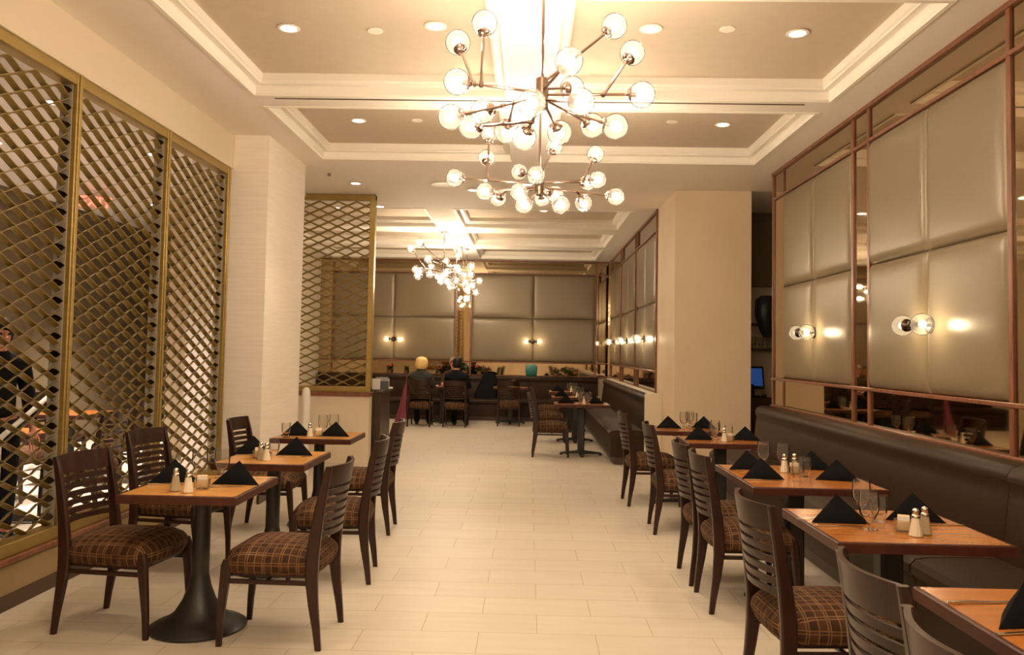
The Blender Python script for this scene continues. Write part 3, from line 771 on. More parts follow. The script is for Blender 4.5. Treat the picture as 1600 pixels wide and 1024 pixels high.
def globe(parent, pos, axis, bulb=BU, cup=CU, name='globe'):
    o = obj(name, GM, None, parent, pos)
    o.rotation_mode = 'XYZ'; o.rotation_euler = Vector((0, 0, 1)).rotation_difference(axis).to_euler()
    obj('bulb', bulb, None, o); obj('cup', cup, None, o)
    return o
def chandelier(label, x, y, zh, spec):
    """spec: {name: (pos, parent arm or None, t)} relative to the hub"""
    t = thing('chandelier', label, 'chandelier', (x, y, zh), 0, 'globe chandeliers')
    top = H - zh
    bm = bmesh.new(); lathe(bm, [(0, top), (.062, top), (.062, top - .018), (.055, top - .026), (.018, top - .03), (.012, top - .05)][::-1], 24); obj('canopy', bm, 'chrome', t)
    bm = bmesh.new(); tube(bm, [(0, 0, .05), (0, 0, top - .03)], .0095, 10); obj('rod', bm, 'chrome', t)
    bm = bmesh.new(); lathe(bm, [(.0, -.085), (.030, -.085), (.036, -.08), (.036, .085), (.030, .09), (0, .09)], 24); obj('hub', bm, 'chrome', t)
    ends = {}
    def start(n):
        p, par, tt = spec[n]
        if par is None: return Vector((0, 0, max(-.06, min(.06, p[2] * .25))))
        s = start(par); return s.lerp(Vector(spec[par][0]), tt)
    for n, (p, par, tt) in spec.items():
        p = Vector(p); s = start(n); ax = (p - s).normalized()
        e = p - ax * (GR + .012)
        bm = bmesh.new(); tube(bm, [s, e], .0085, 8); lathe(bm, [(.012, -.018), (.013, -.012), (.013, .012), (.012, .018)], 10, s + ax * .006, Vector((0, 0, 1)).rotation_difference(ax).to_matrix())
        obj('arm', bm, 'chrome', t); globe(t, p, ax)
    return t
S1 = dict(c=((-.467, -.1, .03), None, 0), a=((-.33, .02, .407), 'c', .72), b=((-.49, .15, .344), 'c', .80), e=((-.344, .25, -.027), None, 0), d=((-.512, .05, -.122), 'e', .62),
    i=((-.098, .25, -.179), None, 0), f=((-.419, .35, -.092), 'i', .55), h=((-.206, .35, -.117), 'e', .45), j=((-.055, -.4, -.175), None, 0), k=((.132, -.35, .06), None, 0),
    l=((.407, .1, .43), None, 0), n=((.548, -.05, -.013), None, 0), m=((.523, .2, .313), 'n', .62), o=((.203, -.25, -.12), None, 0), p=((.179, .25, .116), None, 0),
    q=((.304, .3, -.089), None, 0), r=((.422, .12, -.144), 'q', .5), s=((.11, .3, -.134), None, 0))
S2 = dict(w=((-.688, -.1, .027), None, 0), g=((-.421, 0, .422), 'w', .62), v=((-.452, .25, .278), 'w', .64), x=((-.437, -.15, -.09), None, 0), y=((-.347, .2, -.079), 'x', .6), z=((-.176, .5, .215), None, 0),
    aa=((-.031, -.45, -.019), None, 0), bb=((-.161, -.3, -.121), None, 0), cc=((-.12, -.2, -.203), None, 0), dd=((.032, .3, -.055), None, 0), ee=((.135, .15, -.049), None, 0), ff=((.164, -.4, -.236), None, 0),
    hh=((.63, 0, -.087), None, 0), gg=((.374, .1, -.13), 'hh', .5), ii=((.481, 0, .049), None, 0), jj=((.468, .1, .287), 'ii', .75), kk=((.422, .35, .1), None, 0), t=((.124, .2, .372), None, 0))
c1 = chandelier('large nickel chandelier of clear globes hanging nearest the viewer over the aisle', .05, 4.48, 2.935, S1)
c2 = chandelier('second nickel globe chandelier hanging behind the largest one', .064, 6.67, 2.876, S2)
dup(c1, (.06, 2.28, 2.90), 2.2, 'added globe chandelier above the viewer, unseen, for fill light')  # added out of view as fill light from the front
dup(c2, (.06, .08, 2.90), 1.2, 'added globe chandelier behind the viewer, unseen, for fill light')  # second added fill source, unseen behind the camera
dup(c1, (-1.47, 13.8, 2.90), PI * .9, 'small-looking globe chandelier in the far dining area with the lower-left canopy nearer the viewer')['label'] = 'globe chandelier in the far dining area, the nearer of the two there'
dup(c2, (-1.45, 16.0, 2.90), PI * .55, 'globe chandelier in the far dining area, the one nearer the end wall')

# ------------------------------------------------------------------ sconces
def sconce(label, loc, rz):
    """local: wall at y=0, sticks out to -Y, crossbar along X"""
    t = thing('wall_sconce', label, 'sconce', loc, rz, 'twin globe wall sconces')
    R = Matrix.Rotation(PI / 2, 3, 'X')
    bm = bmesh.new(); lathe(bm, [(.0, .0), (.055, .0), (.055, .012), (.048, .018), (.0, .02)], 24, (0, 0, 0), R); obj('wall_plate', bm, 'chrome_dark', t)
    bm = bmesh.new(); lathe(bm, [(.0, .01), (.012, .01), (.012, .10), (.028, .105), (.03, .115), (.026, .145), (.0, .15)], 16, (0, 0, 0), R); tube(bm, [(-.05, -.12, 0), (.05, -.12, 0)], .009, 10); obj('arm', bm, 'chrome_dark', t)
    for s in (-1, 1): globe(t, (s * .14, -.12, 0), Vector((s, 0, 0)), BS, CD)
    return t
SC0 = sconce('twin globe sconce on the middle padded panel of the booth wall', (XR - .05, 5.52, 1.725), -PI / 2)
dup(SC0, (XR - .05, 7.74, 1.725), -PI / 2, 'twin globe sconce on the column-end padded panel of the booth wall')
dup(SC0, (-3.05, YF - .05, 1.725), 0, 'twin globe sconce on the far end wall behind the blonde diner')
dup(SC0, (.0925, YF - .05, 1.725), 0, 'twin globe sconce on the far end wall above the empty tables')
dup(SC0, (XFR - .05, 12.55, 1.725), -PI / 2, 'twin globe sconce on the far booth wall next to the column')
dup(SC0, (XFR - .05, 14.75, 1.725), -PI / 2, 'twin globe sconce in the middle of the far booth wall')
dup(SC0, (XFR - .05, 16.9, 1.725), -PI / 2, 'twin globe sconce on the far booth wall by the corner')

# ------------------------------------------------------------------ downlights
WARM = (1., .77, .54)
def spot(x, y, z, power, size=75, col=WARM, blend=.6, r=.05):
    l = bpy.data.lights.new('downlight_beam', 'SPOT'); l.energy = power; l.spot_size = math.radians(size); l.spot_blend = blend; l.color = col; l.shadow_soft_size = r
    o = bpy.data.objects.new('downlight_beam', l); COL.objects.link(o); o.location = (x, y, z); return o
bm = bmesh.new(); lathe(bm, [(.05, -.001), (.072, -.001), (.078, -.006), (.074, -.010), (.056, -.011), (.05, -.004)], 28); RINGM = mesh_of('trim_ring', bm, M['trim_white'], 40)
bm = bmesh.new(); lathe(bm, [(0, -.003), (.054, -.003), (.054, -.006), (0, -.0075)], 28); LENS = mesh_of('lens', bm, M['downlight'], 180)
LENSC = LENS.copy(); LENSC.materials[0] = M['downlight_cool']
def downlight(x, y, z, label, power=60, size=80, lens=LENS, col=WARM):
    t = thing('recessed_downlight', label, 'light', (x, y, z), 0, 'recessed ceiling downlights')
    obj('trim_ring', RINGM, None, t); obj('lens', lens, None, t)
    spot(x, y, z - .02, power, size, col)
P = 34
Zc = H + RISE
for x, y, l in ((-1.69, 5.48, 'lit round downlight in the near coffer, lattice side'), (-.67, 5.42, 'lit round downlight beside the large chandelier, lattice side'),
                (.79, 5.43, 'lit round downlight beside the large chandelier, booth side'), (1.79, 5.48, 'lit round downlight in the near coffer above the booth'),
                (-1.68, 7.73, 'lit round downlight in the second coffer, lattice side'), (1.815, 7.71, 'lit round downlight in the second coffer, booth side'),
                (-1.69, 3.3, 'added round downlight overhead on the lattice side, unseen, for fill light'), (1.79, 3.3, 'added round downlight overhead on the booth side, unseen, for fill light')):  # the overhead pair is added out of view to light the room
    downlight(x, y, Zc, l, P * (.55 if abs(x) < 1 else 1))
downlight(-2.18, 9.98, H, 'lit round downlight on the flat ceiling before the small lattice screen', P)
downlight(-2.17, 11.6, H, 'small lit downlight beyond the small lattice screen', P)
downlight(.74, 11.6, H, 'lit downlight between the chandelier globes at the far coffers', P)
downlight(-.75, 10.3, H, 'lit downlight hidden behind the second chandelier, lattice side', P * 1.1, 60)
downlight(-.05, 9.9, H, 'lit downlight hidden behind the second chandelier, booth side', P * 1.3, 60)
for x, y, l in ((-3.0, 12.6, 'first coffer of the far ceiling, lattice side'), (.2, 12.6, 'first coffer of the far ceiling, booth side'), (-3.0, 15.0, 'second coffer of the far ceiling, lattice side'), (.2, 15.0, 'second coffer of the far ceiling, booth side'),
                (-3.0, 17.1, 'last coffer of the far ceiling, lattice side'), (.2, 17.1, 'last coffer of the far ceiling, booth side')):
    downlight(x, y, Zc, 'added recessed downlight in the ' + l, P * .5, 75)  # spots added to light the far area, each given a fixture
for x, y, pw, an, l in ((-4.0, 6.63, 6, 55, 'lit downlight beyond the lattice, nearer the viewer'), (-3.99, 8.43, 4, 80, 'lit downlight beyond the lattice by the white wall'), (-5.4, 8.0, 20, 80, 'added downlight beyond the lattice over the dark tables'),
                (-5.4, 5.0, 14, 80, 'added downlight beyond the lattice over the handrail'), (-5.4, 11.5, 22, 80, 'added downlight beyond the lattice near the EXIT sign'), (-3.5, 7.3, 7, 62, 'added downlight beyond the lattice brightening the white wall')):  # lamps over tables, handrail, sign and white wall are added to brighten this room
    downlight(x, y, H - .04, l, P * pw, an, LENSC, (1., .84, .70))
bm = bmesh.new(); lathe(bm, [(0, 0), (.052, 0), (.054, -.004), (.05, -.008), (0, -.009)], 24); SPM = mesh_of('sprinkler_cover', bm, M['trim_white'], 40)
for x, y, l in ((-1.10, 5.52, 'near coffer, lattice side'), (1.305, 5.43, 'near coffer, booth side'), (-1.11, 7.71, 'second coffer, lattice side'), (1.32, 7.65, 'second coffer, booth side')):
    tag(obj('sprinkler_cover', SPM, None, None, (x, y, Zc)), 'round white sprinkler cover plate in the ' + l, 'sprinkler', 'sprinkler covers')
bm = bmesh.new(); lathe(bm, [(0, 0), (.15, 0), (.155, -.005), (.145, -.012), (.12, -.008), (0, -.006)], 32)
tag(obj('ceiling_speaker', bm, 'trim_white', None, (-1.09, 9.98, H)), 'round white speaker grille flush in the flat ceiling', 'speaker')
bm = bmesh.new(); lathe(bm, [(0, 0), (.02, 0), (.018, -.03), (0, -.034)], 14)
tag(obj('ceiling_sprinkler', bm, 'chrome', None, (-2.38, 9.45, H)), 'small sprinkler head under the ceiling by the pier', 'sprinkler')

# ------------------------------------------------------------------ entrance side clutter
bm = bmesh.new(); lathe(bm, [(.05, 0), (.05, .93), (.048, .97), (.04, 1.005), (.022, 1.028), (0, 1.033)], 24)
tag(obj('guard_post', bm, 'white', None, (-2.60, 9.55, 0)), 'white round-topped post standing by the pier corner', 'post')
t = thing('host_stand', 'dark wooden host stand at the end of the dividing screen', 'host stand', (-2.15, 11.35, 0))
obj('cabinet', B((-.17, .17, -.38, .38, .06, .90), bev=.006), 'dark_wood', t)
obj('plinth', B((-.15, .15, -.36, .36, 0, .06)), 'base_dark', t)
obj('counter_top', B((-.20, .20, -.41, .41, .90, .935), bev=.006), 'dark_wood', t)
t = thing('sign_holder', 'small white card in a stand on the host stand', 'sign holder', (-2.06, 11.05, .935), .1)
obj('card', B((-.055, .055, -.004, .004, .01, .16)), 'paper', t); obj('foot', B((-.06, .06, -.035, .035, 0, .012), bev=.003), 'black_plastic', t)
t = thing('payment_terminal', 'dark terminal with a pale edge on the host stand', 'terminal', (-2.02, 11.28, .935), .2)
bm = bmesh.new(); ring_loft(bm, [[(-.09, -.1, 0), (.09, -.1, 0), (.09, .1, 0), (-.09, .1, 0)], [(-.085, -.06, .12), (.085, -.06, .12), (.085, .1, .17), (-.085, .1, .17)]]); obj('body', bm, 'black_plastic', t)
obj('side_card', B((.09, .096, -.06, .09, .0, .15)), 'paper', t)
tag(obj('paper_stack', B((-.10, .10, -.07, .07, 0, .02)), 'paper', None, (-2.03, 11.60, .936), .3), 'loose white papers at the back of the host stand', 'papers')
t = thing('folded_umbrella', 'folded pink umbrella leaning beside the blonde diner\'s chair', 'umbrella', (-2.40, 15.35, 0))
bm = bmesh.new(); ax = Vector((.12, .0, 1.0)).normalized()
tube(bm, [ax * .01, ax * .10, ax * .25, ax * .45, ax * .8, ax * .86], [.02, .115, .095, .06, .03, .012], 10); obj('canopy', bm, 'pink', t)
bm = bmesh.new(); tube(bm, [ax * .84, ax * 1.0, ax * 1.03 + Vector((.02, 0, 0)), ax * 1.02 + Vector((.05, 0, 0))], .011, 8); obj('handle', bm, 'pink', t)

# service nook
tag(obj('service_counter', B((2.76, 3.9, 11.35, 11.88, 0, .92), bev=.006), 'dark_wood'), 'dark service counter in the nook beside the column', 'counter')
tag(obj('wall_shelf', B((2.8, 4.2, 11.6, 11.9, 1.575, 1.605)), 'dark_wood'), 'dark shelf carrying glasses in the service nook', 'shelf')
tag(obj('wall_shelf', B((2.8, 4.2, 11.6, 11.9, 1.93, 1.955)), 'dark_wood'), 'upper dark shelf in the service nook', 'shelf')
for k in range(4):
    o = tag(obj('tumbler', TUM, None, None, (3.10 + k * .105, 11.70, 1.606)), 'glass on the service nook shelf', 'glass', 'glasses on the nook shelf'); o.scale = (1.1, 1.1, 1.4)
bm = bmesh.new(); ring_loft(bm, [[(x + sx * a, y + sy * b, z) for sx, sy in ((-1, -.6), (-.6, -1), (.6, -1), (1, -.6), (1, .6), (.6, 1), (-.6, 1), (-1, .6))] for x, y, z, a, b in ((0, 0, 0, .08, .06), (.0, 0, .05, .12, .08), (-.03, 0, .3, .17, .1), (-.02, 0, .52, .18, .1), (.0, 0, .58, .14, .08))])
tag(obj('loudspeaker', bm, 'black_plastic', None, (3.38, 11.48, 1.76)), 'black speaker-like shape hanging in front of the nook shelves', 'speaker')
t = thing('order_terminal', 'order screen glowing blue on the nook counter', 'monitor', (3.10, 11.45, .92))
obj('foot', B((-.12, .12, -.08, .08, 0, .03), bev=.008), 'screen_frame', t)
bm = bmesh.new(); ring_loft(bm, [[(-.05, -.02, .03), (.05, -.02, .03), (.05, .03, .03), (-.05, .03, .03)], [(-.05, .02, .18), (.05, .02, .18), (.05, .06, .18), (-.05, .06, .18)]]); obj('neck', bm, 'screen_frame', t)
R = Matrix.Rotation(-.25, 4, 'X'); bm = B((-.2, .2, -.02, .02, .12, .44), bev=.006); bmesh.ops.transform(bm, matrix=R, verts=bm.verts); sf = obj('display_frame', bm, 'screen_frame', t)
bm = B((-.175, .175, -.024, -.019, .16, .41)); bmesh.ops.transform(bm, matrix=R, verts=bm.verts); obj('display', bm, 'screen_blue', t)
tag(obj('tray_stack', B((-.15, .15, -.12, .12, 0, .05), bev=.004), 'steel', None, (3.45, 11.5, .921)), 'steel trays on the nook counter beside the blue screen', 'trays')

# ledge plants and vase in front of the far mirrors
def plant(label, x, y, z, s=1., flowers=False, n=26, pot='terracotta'):
    t = thing('potted_plant', label, 'plant', (x, y, z), random.random() * 6, 'small plants on the far bench back')
    bm = bmesh.new(); lathe(bm, [(0, 0), (.035 * s, 0), (.05 * s, .07 * s), (.044 * s, .07 * s), (.0, .05 * s)], 16); obj('pot', bm, pot, t)
    bm = bmesh.new()
    for k in range(n):
        a = random.random() * 2 * PI; el = random.uniform(.3, 1.3); L = random.uniform(.08, .17) * s; d = Vector((math.cos(a) * math.cos(el), math.sin(a) * math.cos(el) * .6, math.sin(el)))
        sd = Vector((-math.sin(a), math.cos(a), 0)) * .016 * s; b = Vector((0, 0, .06 * s)); up = Vector((0, 0, .004))
        mid = b + d * L * .6; tip = b + d * L - Vector((0, 0, .02 * s)); v = [bm.verts.new(p) for p in (b, mid + sd, tip, mid - sd, mid + up)]
        bm.faces.new((v[0], v[1], v[4])); bm.faces.new((v[1], v[2], v[4])); bm.faces.new((v[2], v[3], v[4])); bm.faces.new((v[3], v[0], v[4]))
    obj('foliage', bm, 'leaf', t)
    if flowers:
        bm = bmesh.new()
        for k in range(6):
            a = random.random() * 2 * PI; sphere(bm, (math.cos(a) * .07 * s, math.sin(a) * .04 * s, (.14 + random.random() * .05) * s), .018 * s, 8)
        obj('blossoms', bm, 'flower', t)
ly = YF - .13
for x, s, f, l in ((-3.12, 1.2, True, 'flowering plant on the far bench back beside the host stand end'), (-2.75, 1.0, False, 'small green plant on the far bench back left of the blonde diner'),
                   (-1.78, 1.15, False, 'bushy green plant on the far bench back between the two diners'), (-2.0, .9, True, 'red flowering plant on the far bench back between the diners'), (-1.42, 1.45, False, 'tall green plant against the upright far mirror'),
                   (-1.1, 1.2, True, 'dark flowering plant on the far bench back right of the man'), (.62, 1.0, False, 'low green plant on the far bench back near the teal vase'), (.85, 1.1, False, 'low dark plant on the far bench back near the corner')):
    plant(l, x, ly, .951, s, f)
bm = bmesh.new(); ring_loft(bm, [[(sx * a, sy * a * .5, z) for sx, sy in ((-1, -.7), (-.7, -1), (.7, -1), (1, -.7), (1, .7), (.7, 1), (-.7, 1), (-1, .7))] for a, z in ((.09, 0), (.125, .03), (.135, .14), (.13, .22), (.09, .255), (.07, .26))])
tag(obj('vase', bm, 'teal', None, (.07, ly, .951)), 'squat teal vase on the far bench back under the sconce', 'vase')
# coat lying on the far bench
bm = bmesh.new(); rings = []
for z, a, b, ox in ((.47, .26, .20, .0), (.55, .27, .18, .0), (.7, .22, .13, .03), (.85, .17, .09, .06), (.98, .13, .06, .07), (1.02, .08, .04, .06)):
    rings.append([(ox + math.cos(2 * PI * k / 20) * a * (1 + .08 * math.sin(5 * k + z * 9)), math.sin(2 * PI * k / 20) * b * (1 + .1 * math.sin(3 * k)), z) for k in range(20)])
ring_loft(bm, rings); tag(obj('coat', bm, 'black_cloth', None, (-.92, 17.92, 0), angle=60), 'black coat heaped on the far bench beside the man', 'coat')

# ------------------------------------------------------------------ beyond the lattice
t = thing('handrail', 'white tubular handrail beyond the lattice', 'handrail', (0, 0, 0))
bm = bmesh.new(); tube(bm, [(-3.36, 5.15, 0), (-3.36, 5.15, .84), (-3.365, 5.165, .868), (-3.38, 5.2, .885), (-3.62, 6.1, 1.09), (-3.63, 6.14, 1.08), (-3.635, 6.16, 1.05), (-3.635, 6.16, 0)], .017, 12); obj('rail', bm, 'white', t)
bm = bmesh.new()
for p in ((-3.36, 5.15, 0), (-3.635, 6.16, 0)): lathe(bm, [(0, 0), (.05, 0), (.05, .008), (.02, .014), (0, .016)], 16, p)
obj('floor_flange', bm, 'white', t)
t = thing('exit_sign', 'red lit EXIT sign hanging beyond the lattice', 'sign', (-5.72, 10.5, 3.24), math.radians(27))
obj('housing', B((-.17, .17, -.025, .025, 0, .21), bev=.005), 'exit_face', t)
obj('mount', B((-.02, .02, -.015, .015, .21, .28)), 'exit_face', t)
fc = bpy.data.curves.new('exit_lettering', 'FONT'); fc.body = 'EXIT'; fc.size = .19; fc.align_x = 'CENTER'; fc.align_y = 'CENTER'; fc.extrude = .003; fc.offset = .004
fo = bpy.data.objects.new('lettering', fc); COL.objects.link(fo); fo.parent = t; fo.location = (0, -.028, .105); fc.materials.append(M['exit_red'])
bpy.context.view_layer.update()
lm = bpy.data.meshes.new_from_object(fo.evaluated_get(bpy.context.evaluated_depsgraph_get()))
bpy.data.objects.remove(fo); lo = obj('lettering', lm, None, t, (0, -.028, .105)); lo.rotation_euler = (PI / 2, 0, 0)

# ------------------------------------------------------------------ people
def skin(name, chain, m, parent, root=0, sub=2):
    """chain: list of (pos, radius, parent index)"""
    me = bpy.data.meshes.new(name)
    me.from_pydata([c[0] for c in chain], [(i, c[2]) for i, c in enumerate(chain) if c[2] is not None], [])
    me.materials.append(M[m]); o = bpy.data.objects.new(name, me); COL.objects.link(o); o.parent = parent
    md = o.modifiers.new('skin', 'SKIN'); md.use_smooth_shade = True
    sv = me.skin_vertices[0].data
    for i, c in enumerate(chain):
        r = c[1]; sv[i].radius = (r, r) if isinstance(r, (int, float)) else r; sv[i].use_root = (i == root)
    sb = o.modifiers.new('sub', 'SUBSURF'); sb.levels = sb.render_levels = sub
    return o
def hand(ch, base, wrist_i, d, side, s=1.):
    """palm and five fingers growing from the wrist along d"""
    d = Vector(d).normalized(); up = Vector((0, 0, 1)); sd = d.cross(up).normalized(); b = Vector(base)
    ch.append((tuple(b + d * .05), (.032, .016), wrist_i)); pi = len(ch) - 1
    for k, L in enumerate((.075, .085, .08, .062)):
        o = sd * (-.03 + k * .02)
        ch.append((tuple(b + d * .09 + o), .0095, pi)); ch.append((tuple(b + d * (.09 + L * .55) + o * 1.1 - up * .008), .0085, len(ch) - 1)); ch.append((tuple(b + d * (.09 + L) + o * 1.1 - up * .03), .007, len(ch) - 1))
    ch.append((tuple(b + d * .055 + sd * .045 * side), .010, pi)); ch.append((tuple(b + d * .09 + sd * .06 * side - up * .01), .008, len(ch) - 1))
def seated(label, loc, rz, hair, top, skin_m='skin', hair_len=.0, cuff=False, bald=False, wide=1.):
    t = thing('person', label, 'person', loc, rz, 'people')
    ch = [((0, 0, .56), (.15, .11), None), ((0, -.01, .72), (.135, .10), 0), ((0, -.01, .90), (.14, .085), 1), ((0, .0, 1.02), (.095, .06), 2), ((0, .0, 1.09), .052, 3), ((0, .015, 1.15), .062, 4), ((0, .02, 1.22), (.078, .092), 5), ((0, .02, 1.29), (.072, .085), 6)]
    for s in (-1, 1):
        ch.append(((s * .17, -.005, .99), .05, 3)); a = len(ch) - 1
        ch.append(((s * .235, .05, .79), .045, a)); ch.append(((s * .17, .27, .80), .032, a + 1))
        hand(ch, (s * .16, .29, .80), a + 2, (-s * .3, 1, 0), -s)
        ch.append(((s * .10, .06, .55), .085, 0)); b = len(ch) - 1
        ch.append(((s * .12, .42, .53), .06, b)); ch.append(((s * .12, .39, .28), .05, b + 1)); ch.append(((s * .12, .37, .085), .036, b + 2)); ch.append(((s * .13, .50, .045), .034, b + 3))
    skin('body', ch, skin_m, t)
    # clothing follows the body
    cl = [((0, 0, .54), (.165, .125), None), ((0, -.01, .72), (.155, .118), 0), ((0, -.02, .90), (.175, .122), 1), ((0, -.015, 1.03), (.155, .118), 2), ((0, -.005, 1.095), .078, 3), ((0, .0, 1.125), .068, 4)]
    for s in (-1, 1):
        cl.append(((s * .175, -.015, 1.0), .074, 3)); a = len(cl) - 1
        cl.append(((s * .24, .05, .79), .056, a)); cl.append(((s * .175, .26, .80), .042, a + 1))
    skin('jacket', cl, top, t)
    tr = [((0, 0, .56), (.16, .12), None)]
    for s in (-1, 1):
        tr.append(((s * .10, .06, .55), .095, 0)); b = len(tr) - 1
        tr.append(((s * .12, .42, .53), .072, b)); tr.append(((s * .12, .39, .28), .062, b + 1)); tr.append(((s * .12, .37, .09), .06, b + 2)); tr.append(((s * .12, .37, .06), .06, b + 3))
    skin('trousers', tr, 'black_cloth', t)
    for s in (-1, 1):
        sh = [((s * .12, .35, .055), .05, None), ((s * .125, .44, .045), .046, 0), ((s * .13, .52, .04), .038, 1)]
        skin('shoe', sh, 'shoe', t)
        bm = bmesh.new(); sphere(bm, (s * .031, .104, 1.245), .0105, 10); obj('eye', bm, 'eye', t)
        bm = bmesh.new(); sphere(bm, (s * .082, .02, 1.235), .024, 10, (.4, .8, 1.2)); obj('ear', bm, skin_m, t)
    bm = bmesh.new(); tube(bm, [(0, .095, 1.255), (0, .122, 1.215), (0, .10, 1.205)], [.008, .015, .010], 8); obj('nose', bm, skin_m, t)
    bm = bmesh.new(); sphere(bm, (0, .093, 1.175), .02, 10, (1.1, .5, .35)); obj('mouth', bm, 'lip', t)
    # hair: cap over skull, longer at the back if asked
    bm = bmesh.new(); rings = []; n = 28
    zs = [1.372, 1.366, 1.345, 1.31, 1.27, 1.225, 1.19 - hair_len * .3, 1.16 - hair_len]
    rs = [.006, .045, .078, .096, .102, .10 + hair_len * .15, .094 + hair_len * .3, .07 + hair_len * .4]
    for z, r in zip(zs, rs):
        ring = []
        for k in range(n):
            a = 2 * PI * k / n; x, y = math.cos(a), math.sin(a)
            fr = max(0, y) ** 2
            zz = z + (fr * max(0, 1.30 - z) * .95)          # fringe line lifts over the face
            wv = 1 + .015 * math.sin(9 * a + z * 40)
            ring.append((x * r * .92 * wv * wide, .012 + y * r * 1.05 * wv * (1 + (wide - 1) * .5), zz))
        rings.append(ring)
    if bald: rings = rings[2:]; 
    ring_loft(bm, rings, cap=not bald); obj('hair', bm, hair, t, angle=80)
    if cuff:
        bm = bmesh.new(); tube(bm, [(.185, .22, .80), (.178, .275, .80)], .047, 12); obj('shirt_cuff', bm, 'white_cloth', t)['label'] = 'white shirt cuff'
    return t
seated('person with a blonde bob and charcoal top, seated with back turned', (-2.10, 16.02, -.01), 0, 'blonde', 'charcoal_cloth', hair_len=.03, wide=1.3)
seated('person with short black hair and black jacket, seated with back turned', (-1.40, 16.04, -.01), -.12, 'black_hair', 'black_cloth', cuff=True)
seated('ruddy-faced person in a dark top on the far bench, facing the viewer', (-1.62, 17.72, -.02), PI - .15, 'grey_hair', 'brown_cloth', 'skin_red')
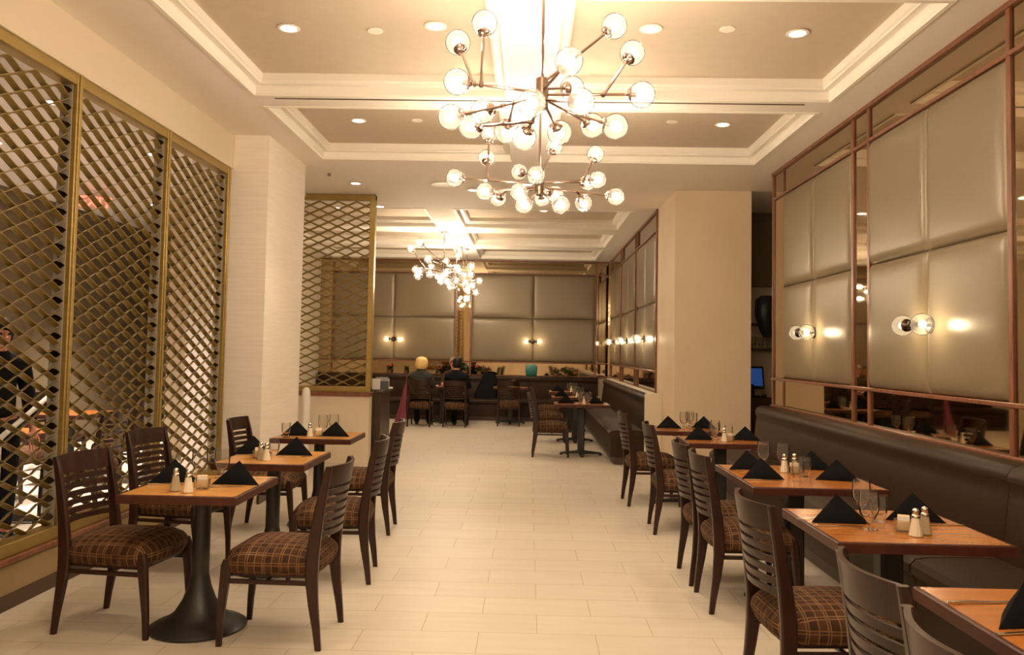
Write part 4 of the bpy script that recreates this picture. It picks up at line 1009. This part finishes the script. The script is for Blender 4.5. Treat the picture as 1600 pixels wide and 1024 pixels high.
def standing(label, loc, rz):
    t = thing('person', label, 'person', loc, rz, 'people'); 
    ch = [((0, 0, .92), (.14, .10), None), ((0, -.01, 1.08), (.125, .09), 0), ((0, -.01, 1.25), (.135, .082), 1), ((0, .0, 1.36), (.09, .058), 2), ((0, .0, 1.42), .05, 3), ((0, .015, 1.475), .06, 4), ((0, .02, 1.54), (.075, .09), 5), ((0, .02, 1.605), (.07, .082), 6)]
    for s in (-1, 1):
        ch.append(((s * .17, -.005, 1.33), .048, 3)); a = len(ch) - 1
        ch.append(((s * .23, -.02, 1.08), .043, a)); ch.append(((s * .24, .06, .86), .03, a + 1)); hand(ch, (s * .24, .07, .85), a + 2, (0, .3, -1), -s)
        ch.append(((s * .09, 0, .86), .085, 0)); b = len(ch) - 1
        ch.append(((s * .10, .01, .50), .06, b)); ch.append(((s * .10, -.01, .28), .052, b + 1)); ch.append(((s * .10, -.02, .08), .036, b + 2)); ch.append(((s * .12, .12, .04), .034, b + 3))
    skin('body', ch, 'skin_red', t)
    cl = [((0, 0, .86), (.155, .115), None), ((0, -.01, 1.08), (.145, .11), 0), ((0, -.02, 1.25), (.168, .115), 1), ((0, -.015, 1.37), (.15, .112), 2), ((0, -.005, 1.42), .076, 3), ((0, .0, 1.45), .066, 4)]
    for s in (-1, 1):
        cl.append(((s * .175, -.015, 1.34), .07, 3)); a = len(cl) - 1
        cl.append(((s * .235, -.02, 1.08), .054, a)); cl.append(((s * .243, .05, .88), .042, a + 1))
    skin('shirt', cl, 'black_cloth', t)
    tr = [((0, 0, .90), (.152, .112), None)]
    for s in (-1, 1):
        tr.append(((s * .09, 0, .84), .095, 0)); b = len(tr) - 1
        tr.append(((s * .10, .01, .50), .074, b)); tr.append(((s * .10, -.01, .28), .066, b + 1)); tr.append(((s * .10, -.02, .08), .06, b + 2))
    skin('trousers', tr, 'black_cloth', t)
    for s in (-1, 1):
        skin('shoe', [((s * .10, -.05, .05), .048, None), ((s * .11, .05, .045), .044, 0), ((s * .12, .15, .04), .036, 1)], 'shoe', t)
        bm = bmesh.new(); sphere(bm, (s * .03, .102, 1.56), .0105, 10); obj('eye', bm, 'eye', t)
        bm = bmesh.new(); sphere(bm, (s * .08, .02, 1.55), .024, 10, (.4, .8, 1.2)); obj('ear', bm, 'skin_red', t)
    bm = bmesh.new(); tube(bm, [(0, .09, 1.575), (0, .125, 1.53), (0, .098, 1.52)], [.008, .016, .010], 8); obj('nose', bm, 'skin_red', t)
    bm = bmesh.new(); sphere(bm, (0, .092, 1.49), .02, 10, (1.1, .5, .35)); obj('mouth', bm, 'lip', t)
    bm = bmesh.new(); rings = []; n = 28
    for z, r in ((1.69, .006), (1.684, .045), (1.66, .078), (1.63, .094), (1.59, .10), (1.55, .098), (1.51, .088), (1.48, .066)):
        ring = []
        for k in range(n):
            a = 2 * PI * k / n; x, y = math.cos(a), math.sin(a); fr = max(0, y) ** 2
            ring.append((x * r * .92, .012 + y * r * 1.05, z + fr * max(0, 1.625 - z) * .95))
        rings.append(ring)
    ring_loft(bm, rings); obj('hair', bm, 'black_hair', t, angle=80)
standing('person in black standing beyond the lattice, face turned towards the tables', (-4.0, 6.08, 0), math.radians(-125))

# ------------------------------------------------------------------ camera, world, view
F, CXP, CYP = 1273.3, 800., 488.6
yaw, pitch, roll = -.0212, .0474, .0184
fw = Vector((math.sin(yaw) * math.cos(pitch), math.cos(yaw) * math.cos(pitch), math.sin(pitch)))
rt = fw.cross(Vector((0, 0, 1))).normalized(); upv = rt.cross(fw)
c, s = math.cos(roll), math.sin(roll)
r2 = rt * c + upv * s; u2 = upv * c - rt * s
cam = bpy.data.cameras.new('camera'); co = bpy.data.objects.new('camera', cam); COL.objects.link(co)
mw = Matrix((r2, u2, -fw)).transposed().to_4x4(); mw.translation = (0, 0, 1.5); co.matrix_world = mw
cam.sensor_width = 36; cam.sensor_fit = 'HORIZONTAL'; cam.lens = 36 * F / 1600; cam.shift_y = -(512 - CYP) / 1600; cam.clip_start = .05; cam.clip_end = 100
scn.camera = co
w = bpy.data.worlds.new('world'); scn.world = w; w.use_nodes = True
w.node_tree.nodes['Background'].inputs[0].default_value = (1, .8, .55, 1); w.node_tree.nodes['Background'].inputs[1].default_value = .02
scn.view_settings.view_transform = 'Standard'; scn.view_settings.look = 'None'; scn.view_settings.gamma = 1; scn.view_settings.use_curve_mapping = False
scn.view_settings.exposure = 0.74
cy = scn.cycles
cy.caustics_reflective = False; cy.caustics_refractive = False; cy.sample_clamp_indirect = 4; cy.transparent_max_bounces = 24
cy.max_bounces = 9; cy.diffuse_bounces = 5; cy.glossy_bounces = 4
